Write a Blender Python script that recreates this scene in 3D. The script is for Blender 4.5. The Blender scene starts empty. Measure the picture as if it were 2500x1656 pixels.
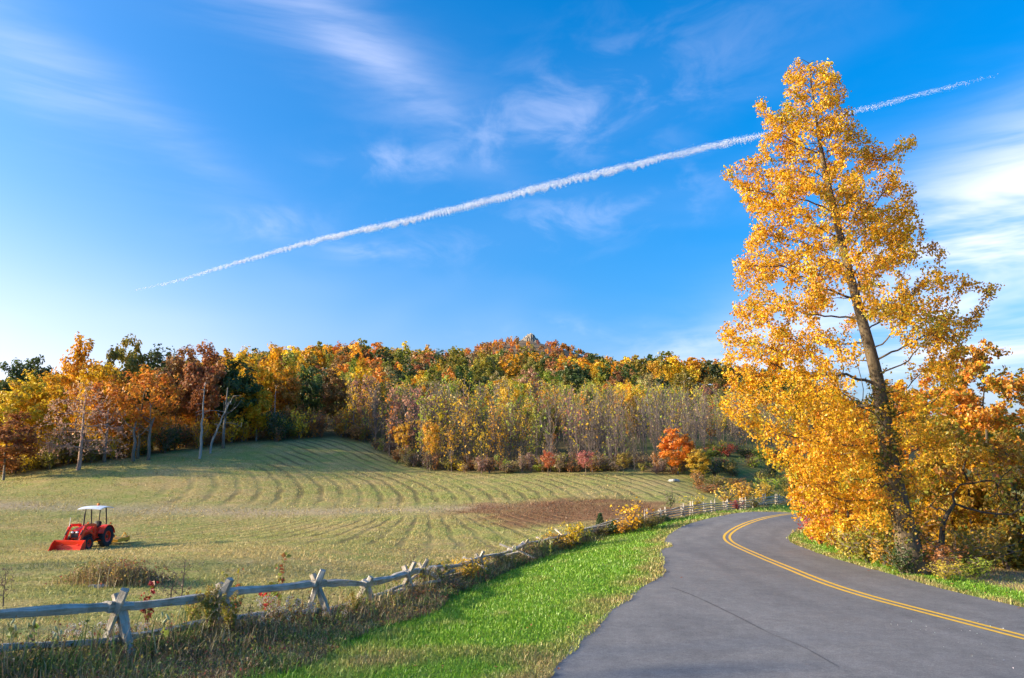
import bpy, bmesh, math, random
import numpy as np
from mathutils import Vector, Matrix, noise as mnoise
R = math.radians
random.seed(7); rng = np.random.default_rng(7)
SC = bpy.context.scene; COL = SC.collection

# ------------------------------------------------------------------ camera
CZ = 4.0; FPX = 1907.0; TP = 0.16885; PITCH = math.atan(TP)
CP_, SP_ = math.cos(PITCH), math.sin(PITCH)
cam = bpy.data.cameras.new('camera'); camo = bpy.data.objects.new('camera', cam); COL.objects.link(camo)
cam.sensor_width = 23.6; cam.lens = 18.0; cam.clip_start = 0.1; cam.clip_end = 30000
camo.location = (0, 0, CZ); camo.rotation_euler = (math.pi/2 + PITCH, 0, 0); SC.camera = camo

# ------------------------------------------------------------------ sky, sun, exposure
SUN_AZ, SUN_EL = R(-98), R(16)
SKY_STRENGTH, SUN_STRENGTH, EXPOSURE = 0.13, 3.0, 1.58
world = bpy.data.worlds.new('World'); SC.world = world; world.use_nodes = True
def build_sky():
    nt = world.node_tree; N, L = nt.nodes, nt.links
    bg = N['Background']; bg.inputs[1].default_value = SKY_STRENGTH
    sky = N.new('ShaderNodeTexSky'); sky.sky_type = 'NISHITA'; sky.sun_disc = False
    sky.sun_elevation = SUN_EL; sky.sun_rotation = SUN_AZ
    sky.air_density = 1.0; sky.dust_density = 9.0; sky.ozone_density = 4.5; sky.altitude = 900
    hs = N.new('ShaderNodeHueSaturation'); hs.inputs['Saturation'].default_value = 1.34; hs.inputs['Hue'].default_value = 0.498
    L.new(sky.outputs[0], hs.inputs['Color'])
    tc = N.new('ShaderNodeTexCoord')
    def math_(op, a, b=None, c=None, clamp=False):
        n = N.new('ShaderNodeMath'); n.operation = op; n.use_clamp = clamp
        for i, v in enumerate((a, b, c)):
            if v is None: continue
            if isinstance(v, (int, float)): n.inputs[i].default_value = v
            else: L.new(v, n.inputs[i])
        return n.outputs[0]
    def dot(v):
        n = N.new('ShaderNodeVectorMath'); n.operation = 'DOT_PRODUCT'; n.inputs[1].default_value = v
        L.new(tc.outputs['Generated'], n.inputs[0]); return n.outputs['Value']
    # cirrus: streaky noise on a flat cloud layer high above, in patches of the sky
    sep = N.new('ShaderNodeSeparateXYZ'); L.new(tc.outputs['Generated'], sep.inputs[0])
    comb = N.new('ShaderNodeCombineXYZ'); L.new(sep.outputs['X'], comb.inputs[0]); L.new(sep.outputs['Z'], comb.inputs[1]); L.new(math_('MULTIPLY', sep.outputs['Y'], .35), comb.inputs[2])
    def streak(rot, sx, sy, scale, seed, lo, hi, detail=5.0, dist=0.6):
        mp = N.new('ShaderNodeMapping'); mp.inputs['Rotation'].default_value = (0, 0, rot); mp.inputs['Scale'].default_value = (sx, sy, 1)
        mp.inputs['Location'].default_value = (seed, seed*.7, 0)
        L.new(comb.outputs[0], mp.inputs[0])
        nz = N.new('ShaderNodeTexNoise'); nz.inputs['Scale'].default_value = scale; nz.inputs['Detail'].default_value = detail
        nz.inputs['Roughness'].default_value = 0.58; nz.inputs['Distortion'].default_value = dist
        L.new(mp.outputs[0], nz.inputs['Vector'])
        mr = N.new('ShaderNodeMapRange'); mr.interpolation_type = 'SMOOTHSTEP'
        mr.inputs['From Min'].default_value = lo; mr.inputs['From Max'].default_value = hi
        L.new(nz.outputs['Fac'], mr.inputs['Value']); return mr.outputs[0]
    wisps = streak(R(30), 1.2, 7.5, 2.6, 3.1, 0.36, 0.74, 5.0, .35)
    puffs = streak(R(-14), 2.6, 5.0, 4.2, 9.4, 0.42, 0.76, 6.0, 0.5)
    band = streak(R(-24), 1.3, 6.5, 2.4, 5.2, 0.32, 0.66, 5.0, 0.45)
    def patch(px, py, ang, lu, lv):
        dv = (828-py)/FPX; dx = (px-1250)/FPX
        c = Vector((dx, CP_-dv*SP_, SP_+dv*CP_)).normalized()
        east = Vector((c.y, -c.x, 0)).normalized(); up = east.cross(c).normalized()
        u = east*math.cos(ang)+up*math.sin(ang); v = -east*math.sin(ang)+up*math.cos(ang)
        du = math_('MULTIPLY', dot(u), 1/lu); dvv = math_('MULTIPLY', dot(v), 1/lv)
        q = math_('ADD', math_('MULTIPLY', du, du), math_('MULTIPLY', dvv, dvv))
        front = math_('GREATER_THAN', dot(c), 0.0)
        return math_('MULTIPLY', math_('POWER', 2.718, math_('MULTIPLY', q, -1.0)), front)
    def add(*a):
        o = a[0]
        for b in a[1:]: o = math_('ADD', o, b)
        return o
    m1 = add(patch(760, 60, R(-24), .22, .055), patch(900, 130, R(-36), .12, .03), math_('MULTIPLY', patch(250, 230, R(-28), .17, .035), 1.0), math_('MULTIPLY', patch(90, 240, R(-30), .1, .04), .9))
    veil = math_('MULTIPLY', patch(-350, 1010, R(-6), .48, .17), .62)
    m2 = add(patch(1330, 300, R(12), .16, .05), patch(1420, 520, R(10), .2, .04), patch(650, 550, R(8), .07, .02), math_('MULTIPLY', patch(1600, 140, R(15), .2, .07), .35), patch(890, 610, R(0), .045, .014), patch(1350, 815, R(2), .1, .018), patch(1660, 850, R(3), .12, .02), patch(960, 395, 0, .07, .02))
    m3 = add(patch(2490, 470, R(24), .17, .07), patch(2530, 720, R(14), .22, .12), math_('MULTIPLY', patch(2100, 850, R(6), .3, .05), .9))
    base = streak(R(-10), 1.0, 3.0, 1.8, 14.0, 0.50, 0.90, 3.0, .3)
    dens = add(math_('MULTIPLY', math_('MULTIPLY', m1, math_('MULTIPLY_ADD', wisps, .85, .15)), .17),
               math_('MULTIPLY', math_('MULTIPLY', m2, math_('MULTIPLY_ADD', puffs, .9, .1)), .19),
               math_('MULTIPLY', math_('MULTIPLY', m3, math_('MULTIPLY_ADD', band, .9, .1)), .55),
               math_('MULTIPLY', base, .10), veil)
    dens = math_('MINIMUM', dens, 0.95)
    mix = N.new('ShaderNodeMix'); mix.data_type = 'RGBA'
    L.new(dens, mix.inputs[0]); L.new(hs.outputs[0], mix.inputs[6]); mix.inputs[7].default_value = (3.9, 3.75, 4.25, 1)
    L.new(mix.outputs[2], bg.inputs[0])
build_sky()
sun = bpy.data.lights.new('sun', 'SUN'); sun.energy = SUN_STRENGTH; sun.angle = R(0.8); sun.color = (1.0, 0.80, 0.52)
suno = bpy.data.objects.new('sun', sun); COL.objects.link(suno)
SUNDIR = Vector((math.sin(SUN_AZ)*math.cos(SUN_EL), math.cos(SUN_AZ)*math.cos(SUN_EL), math.sin(SUN_EL)))
suno.rotation_euler = SUNDIR.to_track_quat('Z', 'Y').to_euler(); suno.location = SUNDIR*200
vs = SC.view_settings; vs.view_transform = 'Standard'; vs.look = 'None'; vs.gamma = 1; vs.use_curve_mapping = False; vs.exposure = EXPOSURE
SC.cycles.max_bounces = 6; SC.cycles.diffuse_bounces = 3; SC.cycles.transmission_bounces = 3; SC.cycles.transparent_max_bounces = 4

# ------------------------------------------------------------------ helpers
def at(px, py, Y):
    dx = (px-1250)/FPX; dv = (828-py)/FPX
    dy = CP_-dv*SP_; dz = SP_+dv*CP_; k = Y/dy
    return Vector((dx*k, Y, CZ+dz*k))
def xat(px, py, Y): return at(px, py, Y).x
def tag(o, label=None, cat=None, group=None, kind=None):
    if label: o['label'] = label
    if cat: o['category'] = cat
    if group: o['group'] = group
    if kind: o['kind'] = kind
    return o
def empty(name, loc=(0, 0, 0), rz=0, label=None, cat=None, group=None):
    o = bpy.data.objects.new(name, None); COL.objects.link(o); o.location = loc; o.rotation_euler = (0, 0, rz); o.empty_display_size = .2
    return tag(o, label, cat, group)
def link(name, me, parent=None, loc=None):
    o = bpy.data.objects.new(name, me); COL.objects.link(o)
    if parent: o.parent = parent
    if loc is not None: o.location = loc
    return o
def np_mesh(name, V, F, mats, col=None, midx=None, smooth=False, attrs=None):
    """V (n,3), F (m,k) all faces of one size."""
    V = np.asarray(V, np.float32); F = np.asarray(F, np.int32); k = F.shape[1]
    me = bpy.data.meshes.new(name)
    me.vertices.add(len(V)); me.vertices.foreach_set('co', V.ravel())
    me.loops.add(F.size); me.loops.foreach_set('vertex_index', F.ravel())
    me.polygons.add(len(F)); me.polygons.foreach_set('loop_start', np.arange(0, F.size, k, dtype=np.int32))
    for m in mats: me.materials.append(m)
    if midx is not None: me.polygons.foreach_set('material_index', np.asarray(midx, np.int32))
    me.polygons.foreach_set('use_smooth', np.full(len(F), smooth, dtype=bool))
    for nm, c in ([('Col', col)] if col is not None else [])+(attrs or []):
        a = me.color_attributes.new(nm, 'FLOAT_COLOR', 'POINT')
        c = np.asarray(c, np.float32)
        if c.shape[1] == 3: c = np.hstack([c, np.ones((len(c), 1), np.float32)])
        a.data.foreach_set('color', c.ravel())
    me.update(calc_edges=True); me.validate()
    return me
class MB:
    """collects boxes, tubes and loose faces; build() links them as one mesh object"""
    def __init__(s): s.v = []; s.f = []
    def add(s, vs, fs):
        n = len(s.v); s.v += [tuple(v) for v in vs]; s.f += [tuple(i+n for i in f) for f in fs]; return s
    def box(s, c, d, rot=None, taper=(1, 1)):
        c = Vector(c); vs = []
        for z in (-1, 1):
            t = taper if z > 0 else (1, 1)
            for x, y in ((-1, -1), (1, -1), (1, 1), (-1, 1)):
                p = Vector((x*d[0]/2*t[0], y*d[1]/2*t[1], z*d[2]/2))
                vs.append(c+(rot @ p if rot is not None else p))
        return s.add(vs, [(3, 2, 1, 0), (4, 5, 6, 7), (0, 1, 5, 4), (1, 2, 6, 5), (2, 3, 7, 6), (3, 0, 4, 7)])
    def tube(s, pts, rad, n=6, cap=True, squash=1.0, twist=0.0):
        pts = [Vector(p) for p in pts]; m = len(pts); rad = rad if hasattr(rad, '__len__') else [rad]*m
        vs = []; up = Vector((0, 0, 1))
        for i, p in enumerate(pts):
            t = (pts[min(i+1, m-1)]-pts[max(i-1, 0)]).normalized()
            a = t.cross(up if abs(t.z) < .95 else Vector((1, 0, 0))).normalized(); b = t.cross(a)
            for j in range(n):
                q = 2*math.pi*j/n+twist; vs.append(p+(a*math.cos(q)+b*math.sin(q)*squash)*rad[i])
        fs = [(i*n+j, i*n+(j+1) % n, (i+1)*n+(j+1) % n, (i+1)*n+j) for i in range(m-1) for j in range(n)]
        if cap: fs += [tuple(reversed(range(n))), tuple((m-1)*n+j for j in range(n))]
        return s.add(vs, fs)
    def prism(s, prof, y0, y1, axis='y'):
        n = len(prof)
        def P(u, w, y): return (u, y, w) if axis == 'y' else (y, u, w)
        vs = [P(u, w, y0) for u, w in prof]+[P(u, w, y1) for u, w in prof]
        return s.add(vs, [tuple(range(n)), tuple(reversed(range(n, 2*n)))]+[(i, i+n, (i+1) % n+n, (i+1) % n) for i in range(n)])
    def lathe(s, prof, n=20, axis='y', c=(0, 0, 0)):
        """prof: (radius, along) ; axis y"""
        vs = []
        for r, y in prof:
            for j in range(n):
                q = 2*math.pi*j/n; vs.append((c[0]+r*math.cos(q), c[1]+y, c[2]+r*math.sin(q)))
        m = len(prof)
        return s.add(vs, [(i*n+j, (i+1)*n+j, (i+1)*n+(j+1) % n, i*n+(j+1) % n) for i in range(m-1) for j in range(n)])
    def mesh(s, name, mat, smooth=False, bevel=0):
        me = bpy.data.meshes.new(name); me.from_pydata(s.v, [], s.f); me.materials.append(mat)
        bm = bmesh.new(); bm.from_mesh(me)
        bmesh.ops.recalc_face_normals(bm, faces=bm.faces)
        if bevel: bmesh.ops.bevel(bm, geom=[e for e in bm.edges if e.is_manifold and e.calc_face_angle(0) > .5], offset=bevel, segments=2, affect='EDGES', clamp_overlap=True)
        bm.to_mesh(me); bm.free()
        if smooth: me.shade_smooth()
        me.update(); return me
    def build(s, name, mat, parent=None, loc=None, smooth=False, bevel=0):
        return link(name, s.mesh(name, mat, smooth, bevel), parent, loc)
def catmull(pts, n=12):
    P = np.array(pts, float); P = np.vstack([2*P[0]-P[1], P, 2*P[-1]-P[-2]]); out = []
    for i in range(1, len(P)-2):
        for t in np.linspace(0, 1, n, endpoint=False):
            a, b, c, d = P[i-1], P[i], P[i+1], P[i+2]
            out.append(.5*((2*b)+(c-a)*t+(2*a-5*b+4*c-d)*t*t+(3*b-a-3*c+d)*t**3))
    out.append(P[-2]); return np.array(out)
_perm = rng.random((64, 64))
def vnoise(x, y, s=1.0, oct=3, off=0.0):
    tot = 0; amp = 1; nrm = 0
    for o in range(oct):
        X = np.asarray(x)/s*2**o+off+o*17.3; Y = np.asarray(y)/s*2**o+off*1.7+o*9.1
        xi = np.floor(X).astype(int); yi = np.floor(Y).astype(int); fx = X-xi; fy = Y-yi
        fx = fx*fx*(3-2*fx); fy = fy*fy*(3-2*fy)
        g = lambda a, b: _perm[a % 64, b % 64]
        v = (g(xi, yi)*(1-fx)+g(xi+1, yi)*fx)*(1-fy)+(g(xi, yi+1)*(1-fx)+g(xi+1, yi+1)*fx)*fy
        tot = tot+v*amp; nrm += amp; amp *= .5
    return tot/nrm
def sstep(a, b, x): t = np.clip((np.asarray(x, float)-a)/(b-a), 0, 1); return t*t*(3-2*t)
def pdist(x, y, pl):
    """distance of points to polyline, and side sign (+ = right of its direction)"""
    x = np.asarray(x, float); y = np.asarray(y, float); best = np.full(x.shape, 1e9); side = np.zeros(x.shape)
    for (ax, ay), (bx, by) in zip(pl[:-1], pl[1:]):
        dx, dy = bx-ax, by-ay; t = np.clip(((x-ax)*dx+(y-ay)*dy)/(dx*dx+dy*dy+1e-12), 0, 1)
        ex, ey = x-(ax+t*dx), y-(ay+t*dy); d = np.hypot(ex, ey); sg = np.sign(dy*ex-dx*ey); w = d < best
        best = np.where(w, d, best); side = np.where(w, sg, side)
    return best, side

# ------------------------------------------------------------------ materials
MATS = {}
def mat_nodes(name):
    m = bpy.data.materials.new(name); m.use_nodes = True; nt = m.node_tree
    MATS[name] = m; return m, nt, nt.nodes, nt.links, nt.nodes['Principled BSDF']
def ramp(N, L, fac, stops):
    r = N.new('ShaderNodeValToRGB'); e = r.color_ramp.elements
    while len(e) < len(stops): e.new(.5)
    for el, (p, c) in zip(e, stops): el.position = p; el.color = (*c, 1)
    L.new(fac, r.inputs[0]); return r.outputs[0]
def nz(N, L, scale, detail=4, rough=.6, vec=None, dist=0):
    n = N.new('ShaderNodeTexNoise'); n.inputs['Scale'].default_value = scale; n.inputs['Detail'].default_value = detail
    n.inputs['Roughness'].default_value = rough; n.inputs['Distortion'].default_value = dist
    if vec is not None: L.new(vec, n.inputs['Vector'])
    return n.outputs['Fac']
def bump(N, L, h, b, strength=.4, dist=.02):
    n = N.new('ShaderNodeBump'); n.inputs['Strength'].default_value = strength; n.inputs['Distance'].default_value = dist
    L.new(h, n.inputs['Height']); L.new(n.outputs[0], b.inputs['Normal'])
def plain(name, c, rough=.6, metal=0.0, var=.12, scale=6, bmp=0.0, coat=0.0):
    m, nt, N, L, b = mat_nodes(name)
    tc = N.new('ShaderNodeTexCoord'); f = nz(N, L, scale, 5, .65, tc.outputs['Object'])
    L.new(ramp(N, L, f, [(.3, tuple(v*(1-var) for v in c)), (.7, tuple(min(1, v*(1+var)) for v in c))]), b.inputs['Base Color'])
    b.inputs['Roughness'].default_value = rough; b.inputs['Metallic'].default_value = metal; b.inputs['Coat Weight'].default_value = coat
    b.inputs['Specular IOR Level'].default_value = .35
    if bmp: bump(N, L, f, b, bmp, .02)
    return m
def leaf_mat(name, trans=.45, rough=.6):
    m, nt, N, L, b = mat_nodes(name); N.remove(b); out = N['Material Output']
    at_ = N.new('ShaderNodeAttribute'); at_.attribute_name = 'Col'; oi = N.new('ShaderNodeObjectInfo')
    mx = N.new('ShaderNodeMix'); mx.data_type = 'RGBA'; mx.blend_type = 'MULTIPLY'; mx.inputs[0].default_value = 1
    L.new(at_.outputs['Color'], mx.inputs[6]); L.new(oi.outputs['Color'], mx.inputs[7])
    d = N.new('ShaderNodeBsdfDiffuse'); t = N.new('ShaderNodeBsdfTranslucent'); L.new(mx.outputs[2], d.inputs[0]); L.new(mx.outputs[2], t.inputs[0])
    ms = N.new('ShaderNodeMixShader'); ms.inputs[0].default_value = trans; L.new(d.outputs[0], ms.inputs[1]); L.new(t.outputs[0], ms.inputs[2])
    g = N.new('ShaderNodeBsdfGlossy'); g.inputs['Roughness'].default_value = .45; g.inputs[0].default_value = (1, 1, 1, 1)
    m2 = N.new('ShaderNodeMixShader'); m2.inputs[0].default_value = .025; L.new(ms.outputs[0], m2.inputs[1]); L.new(g.outputs[0], m2.inputs[2])
    L.new(m2.outputs[0], out.inputs[0]); return m
LEAF = leaf_mat('leaf'); BLADE = leaf_mat('grass_blade', .35)
def bark(name, c1, c2, scale=5):
    m, nt, N, L, b = mat_nodes(name); tc = N.new('ShaderNodeTexCoord')
    mp = N.new('ShaderNodeMapping'); mp.inputs['Scale'].default_value = (1, 1, .18); L.new(tc.outputs['Object'], mp.inputs[0])
    f = nz(N, L, scale, 6, .7, mp.outputs[0], .4); f2 = nz(N, L, 1.3, 3, .6, tc.outputs['Object'])
    c = ramp(N, L, f, [(.3, c1), (.72, c2)])
    mx = N.new('ShaderNodeMix'); mx.data_type = 'RGBA'; mx.blend_type = 'MULTIPLY'; mx.inputs[0].default_value = .5
    L.new(c, mx.inputs[6]); L.new(ramp(N, L, f2, [(.35, (.55, .58, .5)), (.65, (1, 1, 1))]), mx.inputs[7])
    L.new(mx.outputs[2], b.inputs['Base Color']); b.inputs['Roughness'].default_value = .9; b.inputs['Specular IOR Level'].default_value = .2
    bump(N, L, f, b, .7, .05); return m
BARK = bark('bark_brown', (.10, .075, .05), (.30, .24, .16)); BARKG = bark('bark_grey', (.13, .115, .10), (.30, .275, .24))
TWIG = bark('twig_bark', (.15, .115, .105), (.27, .215, .195)); DEADW = bark('dead_wood', (.26, .245, .23), (.50, .48, .45))
DARKB = bark('bark_dark', (.04, .035, .03), (.13, .11, .085))
STONE = plain('stone', (.30, .30, .28), .9, var=.45, scale=5, bmp=.5)

# ------------------------------------------------------------------ terrain
FENCE_PX = [(270, 1625, 16.2), (555, 1563, 19), (755, 1532, 21.5), (905, 1508, 24), (980, 1476, 27), (1040, 1450, 30), (1130, 1425, 33), (1180, 1405, 36), (1238, 1382, 39), (1290, 1362, 42), (1350, 1345, 46), (1420, 1322, 49), (1500, 1300, 51)]
FAR_PX = [(1580, 1281, 53), (1607, 1275, 54), (1632, 1270, 55), (1664, 1263, 56.3), (1692, 1258, 57.6), (1720, 1255, 59), (1745, 1251, 60.5), (1768, 1250, 62), (1782, 1247, 63), (1807, 1246, 65), (1820, 1243, 66), (1838, 1241, 67.5), (1871, 1233, 71), (1893, 1231, 73), (1910, 1230.5, 75), (1930, 1229, 77.5), (1955, 1228, 80)]
ROAD_C = [(17.5, -14), (16, -5), (14.5, 4), (13, 12), (11.75, 18), (10.9, 24.4), (10.75, 29), (11.1, 35), (11.5, 40.4), (12.05, 45), (13.2, 48), (15.1, 50.6), (17.4, 53.2), (20.2, 56), (25, 59.5), (32, 63), (45, 66), (70, 68), (110, 70), (180, 72)]
CPX = FENCE_PX+FAR_PX+[
 (2500, 1572, 18), (2088, 1463, 24.4), (1990, 1422, 28), (1868, 1368, 35), (1804, 1339, 40.4), (1757, 1316, 45), (1775, 1297, 48), (1820, 1276, 50.5), (1868, 1262, 53), (1933, 1253, 56),
 (1612, 1340, 40), (1335, 1656, 15), (1557, 1441, 26.2), (1200, 1560, 18.6), (1450, 1380, 33.5), (900, 1656, 15.2), (0, 1645, 15.2), (400, 1660, 14.8),
 (175, 1336, 50), (0, 1336, 49), (0, 1440, 28), (270, 1424, 30), (600, 1380, 36), (800, 1340, 44), (600, 1300, 58), (300, 1300, 58), (900, 1290, 58), (1000, 1320, 51),
 (600, 1200, 80), (300, 1210, 76), (0, 1230, 70), (1000, 1225, 76), (1300, 1250, 66), (1450, 1270, 60), (1550, 1210, 76), (1300, 1200, 80),
 (830, 1077, 116), (600, 1090, 109), (400, 1112, 101), (200, 1138, 93), (0, 1170, 88), (980, 1135, 106), (1100, 1158, 97), (1400, 1161, 93), (1650, 1165, 91), (1750, 1165, 92), (1850, 1120, 105), (1700, 1200, 80), (1900, 1200, 88), (1940, 1130, 112),
 (2250, 1400, 30.5), (2500, 1489, 22.5), (2093, 1409, 29.4), (1901, 1323, 44), (2450, 1410, 32), (2300, 1312, 60), (2500, 1280, 80), (2100, 1340, 41), (2500, 1350, 48)]
HB = catmull([(-2000, 3), (-300, 2.5), (0, 1), (90, 4.5), (120, 8), (150, 11.5), (200, 18.5), (250, 28), (300, 38.5), (350, 47), (400, 53), (440, 54), (500, 50), (700, 35), (1200, 8), (2500, 2), (9000, 0)], 10)
LT = np.array([(-9, .3), (-2, .5), (-1.2, .9), (-.8, .85), (-.66, .68), (-.5, .78), (-.37, .98), (-.2, 1.05), (.02, .97), (.26, .87), (.36, .74), (.45, .5), (.65, .22), (1.2, .1), (9, .05)])
def base_h(x, y):
    x = np.asarray(x, float); y = np.asarray(y, float)
    h = np.interp(y, HB[:, 0], HB[:, 1]); t = x/np.maximum(y, 30.)
    lat = np.interp(t, LT[:, 0], LT[:, 1]); w = sstep(80, 150, y)
    left = 9*np.exp(-((x+125)/45)**2)*np.exp(-((y-35)/75)**2)  # unseen rise left of frame, added to lift the shade-casting wood
    return h*(1-w+w*lat)+left+sstep(150, 260, y)*(vnoise(x, y, 70, 3)-.5)*9
_c = [at(*p) for p in CPX]+[Vector((0, 0, 2.3)), Vector((-12, 0, 2.1)), Vector((12, 0, 1.2)), Vector((17, -12, 1.5)), Vector((-3, 8, 1.4)), Vector((13, 9, .4))]
_ring = []
for xx in (-110, -70, -30, 10, 60, 110): _ring += [(xx, -45), (xx, 165)]
for yy in (-10, 25, 60, 95, 130): _ring += [(-110, yy), (110, yy)]
_x = np.array([c.x for c in _c]+[r[0] for r in _ring]); _y = np.array([c.y for c in _c]+[r[1] for r in _ring])
_z = np.array([c.z for c in _c]+list(base_h([r[0] for r in _ring], [r[1] for r in _ring])))
_res = _z-base_h(_x, _y)
def tps(r2): return .5*r2*np.log(r2+1e-9)
_K = tps((_x[:, None]-_x)**2+(_y[:, None]-_y)**2)+np.eye(len(_x))*2.0
_P = np.column_stack([np.ones_like(_x), _x, _y])
_A = np.block([[_K, _P], [_P.T, np.zeros((3, 3))]]); _W = np.linalg.solve(_A, np.concatenate([_res, np.zeros(3)]))
def height(x, y):
    x = np.atleast_1d(np.asarray(x, float)); y = np.atleast_1d(np.asarray(y, float)); sh = x.shape; x = x.ravel(); y = y.ravel()
    out = np.zeros(len(x))
    for i in range(0, len(x), 40000):
        a, b = x[i:i+40000], y[i:i+40000]
        k = tps((a[:, None]-_x)**2+(b[:, None]-_y)**2) @ _W[:-3]+_W[-3]+_W[-2]*a+_W[-1]*b
        win = (1-sstep(70, 110, np.abs(a)))*(1-sstep(120, 160, b))*sstep(-45, -12, b)
        out[i:i+40000] = base_h(a, b)+k*win
    return out.reshape(sh)
def hz(x, y): return float(height(x, y)[0])
def ground(px, Y):
    """ground point in the vertical plane through picture column px at forward distance Y (iterated for height)"""
    py = 1250
    for _ in range(4):
        p = at(px, py, Y); z = hz(p.x, p.y)
        v = (z-CZ)/Y; dv = (v*CP_-SP_)/(CP_+v*SP_); py = 828-dv*FPX
    return Vector((p.x, Y, z))
def hit(px, py, y0=8., y1=400.):
    prev = None
    for Y in np.concatenate([np.arange(y0, 130, .5), np.arange(130, y1, 3)]):
        p = at(px, py, float(Y))
        if p.z < hz(p.x, p.y): return Vector((p.x, float(Y), hz(p.x, p.y)))
    return None
fence_line = [(ground(p[0], p[2]).x, p[2]) for p in FENCE_PX]
fence_line = [(-13.5, 6.5), (-11.9, 10), (-10.1, 13.1)]+fence_line
far_line = [(ground(p[0], p[2]).x, p[2]) for p in FAR_PX]
all_fence = fence_line+far_line+[(45, 92), (80, 96)]
roadc = catmull(ROAD_C, 10)
_t = np.gradient(roadc, axis=0); _t /= np.linalg.norm(_t, axis=1)[:, None]; _n = np.column_stack([_t[:, 1], -_t[:, 0]])
right_edge = roadc+_n*3.3
left_off = roadc-_n*3.45
_lpx = [(1335, 1656), (1400, 1583), (1480, 1502), (1540, 1452), (1590, 1424), (1617, 1402), (1613, 1370), (1611, 1345)]
_lw = [(-5, -14), (-3, 0), (-1.3, 8)]+[(h.x, h.y) for h in (hit(*p) for p in _lpx)]
_yjoin = _lw[-1][1]+2.5
_keep = [tuple(p) for p in left_off if p[1] > _yjoin]
left_edge = catmull(_lw+_keep[::4], 6)
print('join', _lw[-1], _keep[0])
def resample(P, n):
    P = np.asarray(P); s = np.concatenate([[0], np.cumsum(np.linalg.norm(np.diff(P, axis=0), axis=1))])
    u = np.linspace(0, s[-1], n); return np.column_stack([np.interp(u, s, P[:, 0]), np.interp(u, s, P[:, 1])])

def weed_w(y): return np.interp(y, [10, 13, 16, 19, 22, 27, 35, 50], [5.8, 5.0, 4.0, 2.9, 2.2, 1.5, 1.15, .8])
def build_terrain():
    xs = np.concatenate([-np.geomspace(6000, 75, 46), np.arange(-74.4, 48, .55), np.geomspace(49, 6000, 50)])
    ys = np.concatenate([-np.geomspace(2500, 5, 22), np.arange(-4, 9, 1.), np.arange(9, 80, .45), np.arange(80, 126, .8), np.geomspace(127, 9000, 80)])
    X, Y = np.meshgrid(xs, ys); x = X.ravel(); y = Y.ravel(); Z = height(x, y)
    dF, sF = pdist(x, y, all_fence); dL, sL = pdist(x, y, [tuple(p) for p in left_edge[::2]]); dR, sR = pdist(x, y, [tuple(p) for p in right_edge[::3]])
    on_road = (sL > 0) & (sR < 0) & (y < 75)
    Z = Z-np.where(on_road & (np.minimum(dL, dR) > .55), .10, 0)
    Z += np.where(~on_road & (y < 130), (vnoise(x, y, 2.2, 3)-.5)*.14*sstep(.3, 2.5, np.minimum(dL, dR)), 0)
    jig = (vnoise(x, y, 2.5, 3)-.5)
    sd = dF*sF+jig*1.2
    field = sstep(1.2, -.6, sd)
    verge_l = sstep(.6, 1.8, sd)*sstep(.2, -.2, -(-dL*sL))*(sR < 0)
    verge_l = sstep(.6, 1.4, sd/np.maximum(weed_w(y)*.85, .3)+jig*.3)*(sL < 0)
    verge_r = (sR > 0)*sstep(2.6, 1.5, dR+jig)
    verge = np.clip(verge_l+verge_r, 0, 1)*(y < 100)
    px = 1250+x/np.maximum(y, 1)*FPX
    edgeY = np.interp(px, EDGE[:, 0], EDGE[:, 1])
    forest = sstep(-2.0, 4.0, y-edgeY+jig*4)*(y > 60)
    bx, by = (x-6.5)/10.5, (y-65.5+.12*(x-5))/8.5
    brown = sstep(1.30, .65, np.hypot(bx, by)+jig*.8)*field
    pink = np.exp(-((y-(69.5+.03*(x+25)))/2.6)**2)*sstep(8, -6, x)*field
    weed = np.exp(-(np.where(sF > 0, dF/(weed_w(y)*.9), dF)/1.1)**2)*(y < 80)
    rdirt = (sR > 0)*sstep(2.2, 3.5, dR+jig)*(y < 160)
    meadow = sstep(16, 21, x+jig*3)*sstep(62, 70, y)*(y < 170)*(sF < 0)
    rowsU = sstep(71, 77, y-.02*x)*sstep(3, -1, y-edgeY)*field*sstep(-38, -28, x)
    rowsL = sstep(45, 49, y)*sstep(67, 62, y)*field*sstep(-34, -22, x)
    nx, ny = len(xs), len(ys); idx = np.arange(nx*ny).reshape(ny, nx)
    F = np.stack([idx[:-1, :-1], idx[:-1, 1:], idx[1:, 1:], idx[1:, :-1]], -1).reshape(-1, 4)
    z1 = np.ones_like(x)
    me = np_mesh('ground', np.column_stack([x, y, Z]), F, [ground_mat()], smooth=True, attrs=[
        ('m1', np.column_stack([verge, brown, pink])), ('m2', np.column_stack([rowsU, rowsL, forest])), ('m3', np.column_stack([weed, rdirt, meadow]))])
    return tag(link('ground', me), kind='structure')
EDGE = np.array([(-3000, 70), (-400, 84), (-200, 86), (0, 89), (200, 93.5), (400, 102), (600, 110), (830, 117.5), (900, 115), (980, 107), (1100, 98), (1400, 94.5), (1650, 93), (1750, 104), (1900, 126), (2300, 150), (5000, 150)], float)
def edge_y(px): return float(np.interp(px, EDGE[:, 0], EDGE[:, 1]))
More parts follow.
